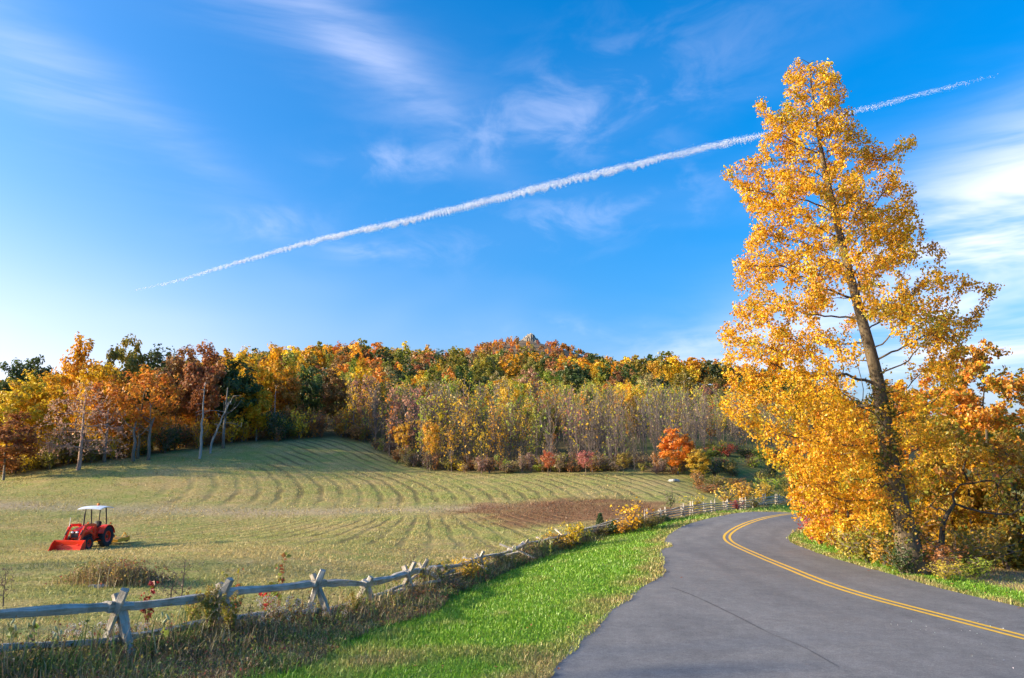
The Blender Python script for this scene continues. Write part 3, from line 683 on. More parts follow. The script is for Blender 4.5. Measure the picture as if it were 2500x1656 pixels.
bare_tree(1672, 235, 905, 13, None, 'bare_tree', 'bare white branched tree against the dark green trees on the right slope', 70, .05, .25, DEADW, 0, PNK, .25, 0, (0, 0), .9)
for px, Y in ((325, 96), (362, 97), (255, 95.5), (545, 107)):
    g = ground(px, Y); h = random.uniform(6, 10)
    b = MB(); pts = [(random.uniform(-.1, .1)*k, random.uniform(-.1, .1)*k, h*k/5-.3) for k in range(6)]; b.tube(pts, [.24, .19, .17, .14, .11, .07], 7)
    for s in range(4):
        k = random.uniform(.45, .9); a = random.uniform(0, 6.28); p = Vector((0, 0, h*k)); d = Vector((math.cos(a), math.sin(a), .5)); b.tube([p, p+d*.8, p+d*1.5+Vector((0, 0, .4)), p+d*2.1+Vector((0, 0, 1.0))], [.08, .06, .045, .02], 4)
    tag(b.build('tree_trunk', BARKG, loc=g, smooth=True), 'pale grey trunk standing in the shade at the edge of the left wood', 'trunk', 'pale trunks at the edge of the left wood')

# ------------------------------------------------------------------ hillside wood
def region_mature(px, Y):
    if px < 900: return Y > edge_y(px)+9
    lim = np.interp(px, [900, 1000, 1150, 1400, 1650, 1800, 1950, 2650], [128, 150, 185, 205, 218, 225, 235, 235]); return Y > lim
cand = []
tries = 0
grid = {}
def far_enough(x, y, r):
    gx, gy = int(x//6), int(y//6)
    for i in range(gx-2, gx+3):
        for j in range(gy-2, gy+3):
            for (a, b, q) in grid.get((i, j), ()):
                if (a-x)**2+(b-y)**2 < (.5*(r+q))**2: return False
    return True
for x_, y_, r_ in HILLTREES: grid.setdefault((int(x_//6), int(y_//6)), []).append((x_, y_, r_))
while tries < 20000 and len(cand) < 1350:
    tries += 1; px = random.uniform(-60, 2650); u = random.random(); Y = 105+345*u**.75
    if not region_mature(px, Y) or Y > 428 or (px > 2150 and random.random() < .6): continue
    x = (px-1250)/FPX*Y*1.02; r = random.uniform(4.6, 7.0)
    if far_enough(x, Y, r): grid.setdefault((int(x//6), int(Y//6)), []).append((x, Y, r)); cand.append((x, Y, px, r))
cand.sort(key=lambda c: c[1])
print('mature', len(cand))
BIGV, BIGF, BIGC, BIGM, nb = [], [], [], [], 0
FARD = [far_mesh(p, .095, 2.5) for p in PROTO]
hues = {}
for i, (x, Y, px, r) in enumerate(cand):
    z = hz(x, Y); k = random.randrange(6); h = random.uniform(9, 12.5); n1 = vnoise(x, Y, 45, 2, 3.3); n2 = random.random()
    if px < 620: w = (3.5, 4.5, 2.2, 1.5, 2.5, 1.5, 0, 0, 0, 0)
    elif Y > 300: w = (2.5, 5, 2.5, 1.2, 4, 3, 0, 0, 0, 0) if n1 > .45 else (.5, 1.4, .6, 1.2, 5, 6, 0, 0, 0, 0)
    elif Y > 215: w = (.5, 1.4, .9, 3, 5, 4, 0, .1, .3, .6)
    else: w = (1.2, 2.4, 1.3, 3, 5, 3, 0, .2, .8, 1.2)
    c = random.choices((YEL, GOLD, ORG, RUST, OLV, DGR, RED, PNK, LGR, TAN), w)[0]
    if n2 < .08: h *= 1.15
    if i < 300:
        o = link('broadleaf_tree', FM[k], None, (x, Y, z)); s = h/15; o.scale = (s*random.uniform(.9, 1.2), s*random.uniform(.9, 1.2), s); o.rotation_euler = (0, 0, random.uniform(0, 6.28)); o.color = jit(c, .2)
        where = 'behind the far left golden trees' if px < 300 else 'behind the dead snags' if px < 620 else 'above the top of the field' if px < 900 else 'above the left young wood' if px < 1250 else 'above the right young wood' if px < 1700 else 'behind the tall golden tree'; hh = 'tall' if h > 11 else 'low'
        tag(o, '%s %s tree on the wooded hillside %s' % (hh, CN[c], where), 'tree', '%s %s trees %s' % (hh, CN[c], where))
    else:
        V, F, C, M = FARD[k]; a = random.uniform(0, 6.28); s = h/15; w2 = s*random.uniform(.9, 1.2); ca, sa = math.cos(a)*w2, math.sin(a)*w2
        W = np.column_stack([V[:, 0]*ca-V[:, 1]*sa+x, V[:, 0]*sa+V[:, 1]*ca+Y, V[:, 2]*s+z]); keep = M == 1
        j = np.array(jit(c, .2)[:3]); BIGV.append(W); BIGF.append(F[keep]+nb); BIGC.append(C*j); nb += len(W)
me = np_mesh('hillside_wood', np.vstack(BIGV), np.vstack(BIGF), [LEAF], col=np.clip(np.vstack(BIGC), 0, 1))
tag(link('hillside_wood', me), 'far autumn wood in gold, rust and dark green covering the upper hillside', 'wood', kind='stuff')
# unseen bare wood added left of frame as a sparse shade caster
BIGV, BIGF, BIGC, BIGM, nb = [], [], [], [], 0
for i in range(22):
    Y = random.uniform(-40, 30); x = -66-random.random()**1.2*70-max(0, (Y-40))*.35; z = hz(x, Y); k = random.choice((1, 2, 3, 6, 7)); s = random.uniform(15.5, 20)/7.5
    p = SAP[k]; a = random.uniform(0, 6.28); ca, sa = math.cos(a)*s*1.15, math.sin(a)*s*1.15; j = np.array(jit(random.choice((GOLD, ORG, TAN, RUST)), .2)[:3])
    V = np.vstack([p['VW'], p['VL']]); F = np.vstack([p['FW'], p['FL']+len(p['VW'])])
    BIGV.append(np.column_stack([V[:, 0]*ca-V[:, 1]*sa+x, V[:, 0]*sa+V[:, 1]*ca+Y, V[:, 2]*s+z])); BIGF.append(F+nb); nb += len(V)
    BIGM.append(np.concatenate([np.zeros(len(p['FW']), int), np.ones(len(p['FL']), int)])); BIGC.append(np.vstack([np.ones((len(p['VW']), 3)), p['CL']*j]))
tag(link('unseen_shade_wood', np_mesh('unseen_shade_wood', np.vstack(BIGV), np.vstack(BIGF), [TWIG, LEAF], col=np.clip(np.vstack(BIGC), 0, 1), midx=np.concatenate(BIGM))), 'sparse unseen autumn wood added beyond the left edge of the field for shade', 'wood', kind='stuff')

# young bare wood
sap = []
tries = 0; sg = {}
while tries < 9000 and len(sap) < 1020:
    tries += 1; px = random.uniform(850, 1960); e = edge_y(px)+1.2
    lim = np.interp(px, [850, 900, 1000, 1150, 1400, 1650, 1800, 1950], [121, 135, 158, 190, 210, 222, 230, 240])
    lim += (float(vnoise(px*.1, 0, 9, 2, 2.0))-.5)*50
    Y = e+(lim-e)*random.random()**1.15
    x = (px-1250)/FPX*Y*1.02; q = (int(x//1.7), int(Y//1.7))
    if q in sg: continue
    sg[q] = 1; sap.append((Y, x, px))
sap.sort(); print('sap', len(sap))
BIGV, BIGF, BIGM, BIGC, nb = [], [], [], [], 0
for i, (Y, x, px) in enumerate(sap):
    z = hz(x, Y); e = edge_y(px); deep = (Y-e)/90; n1 = vnoise(x, Y, 14, 2, 8.1); n2 = vnoise(x, Y, 22, 2, 1.7)
    left = px < 1330
    if n1 > .44 and (left or deep > .22): k = random.choice((3, 4, 7)); c = random.choices((YEL, LGR, GOLD, ORG, OLV), (5, 4, 3, 1, 2))[0]
    elif n2 > .72 and random.random() < .4: k = random.choice((3, 4)); c = random.choices((PNK, RED, ORG), (3, 1, 3))[0]
    elif deep > .38 and random.random() < .75: k = random.choice((7, 3, 4, 4)); c = random.choices((LGR, OLV, TAN, YEL), (5, 2, 1, 3))[0]
    else: k = random.choice((0, 1, 5, 6, 2 if left else 0)); c = random.choice((TAN, YEL, TAN, LGR))
    h = (random.uniform(5.5, 9.3) if random.random() < .62 else random.uniform(2.6, 5.5)); s = h/7.5
    if i < 300:
        d = {YEL: 'yellow', LGR: 'light green', GOLD: 'golden', ORG: 'orange', PNK: 'pink', RED: 'red', OLV: 'olive', TAN: 'tan'}[c]; full = k in (3, 4, 7); wh = 'at the field corner' if px < 960 else 'behind the orange gold tree' if px < 1130 else 'left of the scarlet sapling' if px < 1338 else 'between the two red saplings' if px < 1430 else 'left of the orange maple' if px < 1620 else 'behind the orange maple'; lw = 'low ' if h < 5.5 else 'tall '
        place_tree('sapling', SAPM[k], (x, Y, z), s, random.uniform(0, 6.28), jit(c, .15), lw+('leafy %s sapling ' if full else 'bare sapling with few %s leaves ') % d+'in young wood '+wh, 'sapling', lw+('leafy %s saplings ' if full else 'bare %s saplings ') % d+wh, ('trunk', 'foliage'))
    else:
        p = SAPL[k]; a = random.uniform(0, 6.28); ca, sa = math.cos(a)*s, math.sin(a)*s; j = np.array(jit(c, .15)[:3])
        V = np.vstack([p['VW'], p['VL']]); F = np.vstack([p['FW'], p['FL']+len(p['VW'])])
        BIGV.append(np.column_stack([V[:, 0]*ca-V[:, 1]*sa+x, V[:, 0]*sa+V[:, 1]*ca+Y, V[:, 2]*s+z])); BIGF.append(F+nb); nb += len(V)
        BIGM.append(np.concatenate([np.zeros(len(p['FW']), int), np.ones(len(p['FL']), int)])); BIGC.append(np.vstack([np.ones((len(p['VW']), 3)), p['CL']*j]))
tag(link('young_wood', np_mesh('young_wood', np.vstack(BIGV), np.vstack(BIGF), [TWIG, LEAF], col=np.clip(np.vstack(BIGC), 0, 1), midx=np.concatenate(BIGM))), 'dense young wood of bare purple grey saplings rising up the slope behind', 'wood', kind='stuff')
# half-grown trees scattered through the upper part of the young wood
for i in range(58):
    px = random.uniform(930, 1900); lo, hi = edge_y(px)+14, float(np.interp(px, [900, 1150, 1400, 1900], [150, 200, 220, 240])); Y = lo+(hi-lo)*random.random()**.6
    x = (px-1250)/FPX*Y*1.02; c = random.choices((LGR, YEL, OLV, GOLD, ORG, PNK, TAN, DGR), (4, 4, 4, 2, 1.5, 1.2, 2, 1.2))[0]; k = random.choice((6, 6, 6, 3, 5)); h = random.uniform(6, 10.5)
    wv = 'above the field corner' if px < 1100 else 'above the scarlet sapling' if px < 1380 else 'above the pinkish red sapling' if px < 1560 else 'above the orange maple'
    place_tree('broadleaf_tree', PM[k], (x, Y, hz(x, Y)), h/15, random.uniform(0, 6.28), jit(c, .18), 'half grown %s tree in the upper young wood %s' % (CN[c], wv), 'tree', 'half grown %s trees %s' % (CN[c], wv), wx=random.uniform(.8, 1.15))
# distinct small trees in front of and among the young wood
for px, Y, top, w, pi, c, lab in [
 (1655, 93, 1042, 5.2, 5, (.80, .29, .03), 'bright orange red maple at the right end of the young wood'),
 (1708, 90.5, 1094, 4.8, 5, (.62, .42, .04), 'low yellow green tree beside the orange red maple'),
 (1430, 92.0, 1094, 2.7, 6, (.56, .22, .17), 'small pinkish red sapling standing before the young wood'),
 (1338, 93, 1094, 2.3, 6, (.58, .20, .08), 'small scarlet sapling left of the pinkish red one'),
 (1522, 92, 1098, 2.4, 6, (.36, .27, .05), 'small olive and red sapling left of the orange maple'),
 (985, 109, 1022, 3.4, 6, (.72, .44, .05), 'golden young tree at the left corner of the young wood'),
 (900, 119, 1022, 3.0, 6, (.62, .40, .06), 'orange bush-like tree at the top corner of the field'),
 (1050, 101, 1015, 3.2, 6, (.74, .44, .05), 'orange gold young tree at the front of the young wood'),
 (1325, 125, 975, 1.8, 6, (.60, .14, .13), 'narrow crimson sapling in the middle of the young wood'),
 (1420, 118, 985, 2.6, 6, (.66, .33, .22), 'salmon pink young tree in the middle of the young wood'),
 (1540, 150, 965, 4.5, 5, (.36, .50, .05), 'fresh green young tree beside a salmon crown on the slope'),
 (1578, 150, 985, 3.6, 5, (.72, .30, .14), 'salmon orange young tree right of the fresh green one'),
 (1405, 160, 955, 3.6, 3, (.52, .44, .05), 'olive yellow young tree on the slope left of the fresh green one'),
 (1175, 260, 858, 9, 5, (.46, .38, .04), 'tall olive yellow tree standing out from the dark wood left of the summit'),
 (1305, 250, 870, 10, 2, (.30, .28, .04), 'round dark olive tree below the summit rock'),
 (1465, 262, 884, 6.5, 3, (.52, .38, .03), 'narrow golden olive tree right of the round dark olive tree'),
 (1600, 265, 868, 7, 3, (.72, .45, .04), 'tall bright yellow tree on the right shoulder of the hill'),
 (1285, 190, 925, 5, 3, (.66, .46, .04), 'bright yellow young tree at the foot of the mature wood')]:
    g = ground(px, Y); h = at(px, top, Y).z-g.z; wr = w/(h*{2: .80, 3: .48, 5: .62, 6: .62}[pi])
    place_tree('broadleaf_tree', PM[pi], g, h/15*.97, random.uniform(0, 6.28), (*c, 1), lab, wx=max(.5, min(1.6, wr)))
# brushy foot of the young wood
for i in range(150):
    px = random.uniform(880, 1700); Y = edge_y(px)+random.uniform(1.0 if 1290 < px < 1570 else -1.0, 6); c = random.choices((RUST, TAN, OLV, YEL, LGR, (.30, .20, .14)), (3, 4, 3, 1.5, 1, 4))[0]
    nm_ = CN.get(c, 'grey brown'); wv = 'near the field corner' if px < 1000 else 'left of the scarlet sapling' if px < 1338 else 'around the red saplings' if px < 1480 else 'near the orange maple'
    bush(px, Y, random.uniform(.7, 2.2), random.uniform(1.0, 2.6), c, '%s brush at the foot of the young wood %s' % (nm_, wv), group='%s brush %s' % (nm_, wv), k=random.choice((1, 3, 3)))
# green scrubby bank right of the field
for i in range(80):
    px = random.uniform(1690, 1990); Y = random.uniform(78, 114); c = random.choices((OLV, LGR, DGR, RUST, YEL, RED), (5, 3, 4, 2, 2, 1))[0]
    bush(px, Y, random.uniform(.7, 1.8), random.uniform(1.2, 3.0), c, 'low %s shrub on the overgrown bank beyond the far fence' % CN[c], group='%s shrubs on the bank' % CN[c])

# ------------------------------------------------------------------ summit with its crag
def build_peak():
    n = 60; X = np.linspace(-260, 330, n); Y = np.linspace(700, 1150, n); gx, gy = np.meshgrid(X, Y); x = gx.ravel(); y = gy.ravel()
    r = np.hypot((x-12)/78, (y-905)/110); z = -20+176*np.exp(-(r/1.55)**2*.62)-14*np.exp(-r*r*.2)
    z = 153-np.minimum(1.5, np.abs(r))**1.4*26-np.maximum(0, r-1.5)*40+(vnoise(x, y, 40, 3)-.5)*6
    idx = np.arange(n*n).reshape(n, n); F = np.stack([idx[:-1, :-1], idx[:-1, 1:], idx[1:, 1:], idx[1:, :-1]], -1).reshape(-1, 4)
    tag(link('summit_hill', np_mesh('summit_hill', np.column_stack([x, y, z]), F, [plain('hill_soil', (.16, .11, .06), 1)], smooth=True)), kind='structure')
    BV, BF, BC, nb = [], [], [], 0
    for i in range(900):
        xx = random.uniform(-240, 300); yy = random.uniform(740, 960); rr = math.hypot((xx-12)/78, (yy-905)/110); zz = 153-min(1.5, rr)**1.4*26-max(0, rr-1.5)*40
        if -16 < xx-24 < 22 and 830 < yy < 960: continue
        k = random.randrange(6); V, F2, C, M = FARD[k]; s = random.uniform(6, 9)/15; a = random.uniform(0, 6.28); ca, sa = math.cos(a)*s*1.2, math.sin(a)*s*1.2
        q = M == 1; q &= (rng.random(len(M)) < .22)
        f = F2[q]; v = V[f.ravel()]; cen = v.reshape(-1, 4, 3).mean(1, keepdims=True); v = (cen+(v.reshape(-1, 4, 3)-cen)*2).reshape(-1, 3)
        W = np.column_stack([v[:, 0]*ca-v[:, 1]*sa+xx, v[:, 0]*sa+v[:, 1]*ca+yy, v[:, 2]*s+zz]); j = np.array(jit(random.choices((ORG, RUST, GOLD, OLV, (.5, .2, .1)), (4, 3, 2, 1, 3))[0] if True else 0, .2)[:3])
        BV.append(W); BF.append(np.arange(len(W)).reshape(-1, 4)+nb); BC.append(C[f.ravel()]*j); nb += len(W)
    tag(link('summit_wood', np_mesh('summit_wood', np.vstack(BV), np.vstack(BF), [LEAF], col=np.clip(np.vstack(BC), 0, 1))), 'orange and russet scrub wood covering the distant summit', 'wood', kind='stuff')
    # crag: one leaning wedge of strata
    c = at(1292, 846, 885); nx, ny = 70, 36; V = []
    for j in range(ny):
        for i in range(nx):
            x = -17+36*i/(nx-1); y = -12+24*j/(ny-1); pk = max(0, 1-max((2-x)/17, (x-2)/13, 0)**1.25); sh = max(0, 1-(abs(y)/12)**2)
            st = (x*.8+y*.25)+mnoise.noise(Vector((x*.12, y*.12, 3)))*3; rid = abs((st/2.3) % 1-.5)*2; h = 17*pk**.8*sh**.5
            h += (rid*1.5+mnoise.noise(Vector((x*.45, y*.45, 1)))*2.2+mnoise.noise(Vector((x*1.3, y*1.3, 5)))*.8)*min(1, h/5); V.append((x, y, h-3))
    I = np.arange(nx*ny).reshape(ny, nx); F = np.stack([I[:-1, :-1], I[:-1, 1:], I[1:, 1:], I[1:, :-1]], -1).reshape(-1, 4)
    tag(link('rock_crag', np_mesh('rock_crag', V, F, [CRAG]), None, c), 'bare grey rock crag with slanting strata on the distant summit', 'rock')
CRAG = plain('crag_rock', (.25, .215, .17), .95, var=.5, scale=.35, bmp=.6)
build_peak()
#PART3
# ------------------------------------------------------------------ the tall golden tree by the road
HY = 30.5
def hero():
    env = np.array([  # py, left px, right px
        (140, 1945, 2010), (175, 1915, 2045), (240, 1870, 2062), (300, 1868, 2090), (360, 1862, 2160), (400, 1800, 2190), (450, 1795, 2215), (520, 1835, 2255), (600, 1812, 2300),
        (660, 1795, 2350), (720, 1800, 2400), (790, 1785, 2410), (850, 1772, 2370), (910, 1775, 2330), (980, 1785, 2340), (1050, 1805, 2330), (1110, 1860, 2320), (1170, 1925, 2290), (1230, 1975, 2250), (1300, 2060, 2230)], float)
    tp = [(2240, 1412), (2222, 1340), (2196, 1220), (2172, 1110), (2155, 1020), (2140, 940), (2122, 860), (2104, 780), (2086, 700), (2066, 620), (2046, 545), (2026, 475), (2008, 405), (1996, 330), (1988, 260), (1982, 195), (1978, 150)]
    g = ground(2240, HY)
    tr = []
    for i, (px, py) in enumerate(tp):
        p = at(px, py, HY); tr.append((p.x, HY+.15*math.sin(i*.9), p.z))
    tr[0] = (tr[0][0], HY, g.z-.3); trc = catmull(tr, 3); nt = len(trc)
    tz = np.array([p[2] for p in tr]); trr = np.interp(trc[:, 2], tz, [.62, .47, .37, .32, .28, .25, .225, .20, .18, .16, .14, .115, .09, .065, .045, .03, .018])
    att = []; dens = []
    while len(att) < 3600:
        py = rng.uniform(140, 1300); L_, R_ = np.interp(py, env[:, 0], env[:, 1]), np.interp(py, env[:, 0], env[:, 2]); px = rng.uniform(L_, R_)
        tx = np.interp(py, [q[1] for q in tp][::-1], [q[0] for q in tp][::-1]); hw = (px-tx)/((R_-tx) if px > tx else (tx-L_)+1e-6); hw = abs(hw)
        dm = (R_-L_)/2/FPX*HY*.92; dmax = dm*math.sqrt(max(0, 1-hw*hw)); dy = rng.uniform(-1, 1)*dmax
        p = at(px, py, HY+dy); q = mnoise.noise(Vector((p.x*.5, p.y*.5, p.z*.42))+Vector((3.3, 0, 1.7)))
        # open window below the main fork, right of the trunk, and sparser core
        if 800 < py < 960 and tx-60 < px < tx+150 and rng.random() < .8: continue
        if hw < .3 and rng.random() < .45: continue
        if q < -.13: continue
        att.append(tuple(p))
    # the tips that stick out on the left of the silhouette
    for px, py in ((1775, 415), (1790, 430), (1800, 450), (1848, 245), (1860, 262), (1872, 285), (1790, 632), (1800, 650), (1775, 1045), (1800, 1060), (2425, 690), (2415, 720), (2215, 362), (2200, 350), (1765, 830), (1780, 850), (1800, 985), (1785, 975)):
        for k in range(5): p = at(px+rng.normal(0, 6), py+rng.normal(0, 6), HY+rng.normal(0, .6)); att.append(tuple(p))
    att = np.array(att); KR = .55
    def axis_r(q): return np.hypot(q[:, 0]-np.interp(q[:, 2], trc[:, 2], trc[:, 0]), q[:, 1]-HY)
    ra = axis_r(att); kz = KR*np.clip((att[:, 2]-g.z-5)/7, .12, 1); low = np.maximum(att[:, 2]-kz*ra, g.z+1.6); drop = att[:, 2]-low; sh = np.column_stack([att[:, 0]-np.interp(att[:, 2], trc[:, 2], trc[:, 0])+np.interp(low, trc[:, 2], trc[:, 0]), att[:, 1], low])
    nd, pr = colonize(trc, sh, .27, 3.0, .36, 200)
    rn = axis_r(nd); rn[:nt] = 0; up = nd[:, 2]+KR*np.clip((nd[:, 2]+KR*rn*.8-g.z-5)/7, .12, 1)*rn
    nd = np.column_stack([nd[:, 0]-np.interp(nd[:, 2], trc[:, 2], trc[:, 0])+np.interp(up, trc[:, 2], trc[:, 0]), nd[:, 1], up]); nd[:nt] = trc
    r, ch = radii(pr, .0092, 2.12, nt, trr)
    # gentle droop of long limbs
    V, F = skin(nd, pr, r, 9, 3, .03)
    o = Vector((g.x, HY, g.z)); e = empty('golden_tree', o, 0, 'tall golden yellow tree beside the road bend, trunk clad in vines', 'tree')
    link('trunk', np_mesh('trunk', V-np.array(o), F, [BARKH], smooth=True), e)
    dtr = np.array([np.abs(np.linalg.norm(trc[:, :2]-p[:2], axis=1)+np.abs(trc[:, 2]-p[2])*.6).min() for p in nd]); tips = nd[(np.arange(len(nd)) >= nt) & (r < .020) & (dtr > .55)]
    tpx = 1250+tips[:, 0]/tips[:, 1]*FPX*.99; txl = np.interp(tips[:, 2], tz, [q[0] for q in tp]); tips = tips[~((np.abs(tpx-txl) < 62) & (tips[:, 1] < HY+.3) & (tips[:, 2] < at(2150, 900, HY).z) & (rng.random(len(tips)) < .72))]
    pal = [(4.5, (.77, .42, .018)), (5, (.80, .475, .02)), (2.4, (.64, .29, .025)), (2.0, (.83, .56, .035)), (1.4, (.46, .41, .045)), (.6, (.42, .19, .03))]
    VL, FL, CL = leaves(tips, 94000, .28, .090, None, .05, pal, .6, .34)
    link('crown', np_mesh('crown', VL-np.array(o), FL, [LEAF], col=CL), e)
    # vine leaves up the lower trunk
    k = trc[(trc[:, 2] > g.z) & (trc[:, 2] < g.z+7)]; c = k[rng.integers(0, len(k), 420)]+rng.normal(0, .24, (420, 3))*np.array([1, 1, 1.6])
    VL, FL, CL = leaves(c, 5200, .30, .10, None, .1, [(3, OLV), (3, (.5, .36, .04)), (1.5, DGR), (1, RUST)], .4, .3)
    link('vine', np_mesh('vine', VL-np.array(o), FL, [LEAF], col=CL), e)
    # leaves shed on the ground below and on the verge
    print('hero', len(nd), len(V), len(tips))
BARKH = bark('bark_hero', (.06, .045, .032), (.23, .18, .12), 7)
hero()
def side_tree(name, label, px, Y, top, cw, H0, nleaf, lsize, pal, natt=500, trunk_r=.2, barkm=DARKB, lean=(0, 0), step=.4, spread=.34, cat='tree', cx=0, tip=.009):
    g = ground(px, Y); H = at(px, top, Y).z-g.z; hs = np.linspace(0, H*.8, 10)
    tr = [(lean[0]*(h/H)**1.4+rng.normal(0, .06), lean[1]*(h/H)**1.4+rng.normal(0, .06), h-(.3 if i == 0 else 0)) for i, h in enumerate(hs)]; att = []
    while len(att) < natt:
        z = rng.uniform(H0*H, H); f = 1-((z/H-.5)/.56)**2; w = cw*.5*max(.1, f)**.6; a = rng.random()*6.28; q = rng.random()**.5*w; p = (math.cos(a)*q+lean[0]*(z/H)**1.4+cx, math.sin(a)*q, z)
        if mnoise.noise(Vector(p)*.55+Vector((px, 0, 0))) < -.15: continue
        att.append(p)
    nd, pr = colonize(tr, att, step, 5, step*1.4, 100); r, ch = radii(pr, tip, 2.15, 10, np.linspace(trunk_r, .03, 10)); V, F = skin(nd, pr, r, 6, 3, .03)
    e = empty(name, g, 0, label, cat); link('trunk', np_mesh('trunk', V, F, [barkm], smooth=True), e)
    if nleaf:
        t = nd[(r < .024) & (np.arange(len(nd)) > 9)]; VL, FL, CL = leaves(t, nleaf, spread, lsize, None, .08, pal, .4, .28); link('crown', np_mesh('crown', VL, FL, [LEAF], col=CL), e)
    return e
GP = [(4, GOLD), (4, ORG), (2, (.52, .26, .04)), (1, YEL)]; OP = [(4, (.50, .30, .04)), (3, OLV), (2, GOLD), (1.5, RUST)]
side_tree('roadside_tree', 'orange and brown leaved tree at the right edge of the picture', 2440, 40, 842, 7.5, .2, 15000, .17, [(4, ORG), (3, (.52, .27, .04)), (3, OLV), (2, GOLD)], 520, .16)
side_tree('roadside_tree', 'low orange tree behind the trunk of the tall golden tree', 2290, 44, 925, 8.5, .12, 14000, .18, GP, 520, .17)
side_tree('roadside_tree', 'orange tree filling the gap left of the tall trunk', 2070, 48, 985, 7, .15, 9000, .19, GP, 360, .15)
side_tree('roadside_tree', 'small bronze tree right of the low orange tree', 2380, 36, 1010, 5.5, .1, 9000, .15, OP, 360, .12)
side_tree('roadside_tree', 'bushy yellow tree in the undergrowth below the tall crown', 2330, 38, 1090, 5, .05, 7000, .15, [(5, YEL), (3, GOLD), (2, OLV)], 300, .09)
side_tree('roadside_tree', 'low olive tree at the far right edge above the dry field', 2500, 36, 1150, 5.0, .05, 8000, .15, OP, 320, .10)
side_tree('gnarled_tree', 'dark gnarled tree with arching bare limbs right of the tall trunk', 2285, 31.5, 1130, 6.0, .35, 500, .13, OP, 70, .17, DARKB, (1.6, 0), .5, .3, cx=1.2, tip=.02)
side_tree('roadside_tree', 'glowing golden tree leaning over the road below the tall crown', 2075, 38.5, 1060, 5.2, .12, 9000, .14, [(5, GOLD), (3, YEL), (3, ORG)], 420, .09)
side_tree('roadside_tree', 'pinkish golden low tree drooping at the road bend', 2022, 44.5, 1165, 3.2, .03, 3400, .14, [(4, GOLD), (3, (.66, .34, .14)), (2, PNK)], 200, .06)
RUND = [(2005, 42.5, 1.1, 1.9, (.55, .10, .09), 'crimson shrub at the foot of the golden trees by the road bend'), (1995, 45.5, 1.4, 1.8, PNK, 'pinkish shrub at the inside of the road bend'), (2050, 40, 1.3, 1.9, RUST, 'brown shrub behind the grass verge by the crimson shrub'),
 (2075, 36, 1.5, 1.9, (.55, .40, .05), 'yellow green shrub left of the tall trunk'), (2120, 34, 1.3, 2.0, OLV, 'olive shrub in front of the tall trunk on its left'), (2160, 33, 1.0, 1.7, (.60, .42, .05), 'yellow shrub at the verge below the tall trunk'),
 (2205, 30, .9, 1.3, DGR, 'dark leafy weed clump at the base of the tall trunk'), (2290, 30.2, 1.0, 1.8, RUST, 'reddish brown shrub right of the tall trunk base'), (2340, 32, 1.5, 2.2, OLV, 'olive shrub under the gnarled limbs'),
 (2400, 33.5, 1.6, 2.4, (.42, .31, .05), 'bronze shrub at the edge of the dry field'), (2460, 35, 1.8, 2.6, OLV, 'olive shrub at the right picture edge'), (2380, 29.5, .7, 1.4, LGR, 'fresh green weed clump on the right verge'), (2310, 28.6, .6, 1.2, (.5, .40, .05), 'small yellow green weed clump on the right verge'),
 (2240, 33, 1.8, 2.2, (.55, .30, .05), 'bronze shrub directly behind the tall trunk'), (2030, 47.5, 1.9, 2.4, GOLD, 'golden shrub at the back of the road bend'), (2110, 41, 1.8, 2.4, (.34, .28, .05), 'brown olive shrub in the shade behind the verge'), (2180, 38, 1.9, 2.4, OLV, 'dark olive shrub in the shade left of the trunk')]
for px, Y, h, w, c, lab in RUND: bush(px, Y, h*1.1, w, c, lab)

# ------------------------------------------------------------------ split rail fences
def wood_mat():
    m, nt, N, L, b = mat_nodes('weathered_rail'); tc = N.new('ShaderNodeTexCoord'); at_ = N.new('ShaderNodeAttribute'); at_.attribute_name = 'Col'
    mp = N.new('ShaderNodeMapping'); mp.inputs['Scale'].default_value = (1, 1, 1); L.new(at_.outputs['Color'], mp.inputs[0])
    f = nz(N, L, 30, 6, .75, mp.outputs[0], .5); g = nz(N, L, 3, 4, .6, tc.outputs['Object'])
    c = ramp(N, L, f, [(.28, (.12, .10, .08)), (.44, (.42, .375, .32)), (.75, (.70, .64, .56))])
    mx = N.new('ShaderNodeMix'); mx.data_type = 'RGBA'; mx.blend_type = 'MULTIPLY'; mx.inputs[0].default_value = .75
    L.new(c, mx.inputs[6]); L.new(ramp(N, L, g, [(.36, (.62, .58, .50)), (.62, (1.1, 1.1, 1.1))]), mx.inputs[7])
    L.new(mx.outputs[2], b.inputs['Base Color']); b.inputs['Roughness'].default_value = .85; b.inputs['Specular IOR Level'].default_value = .2; bump(N, L, f, b, .9, .02); return m
RAIL = wood_mat()
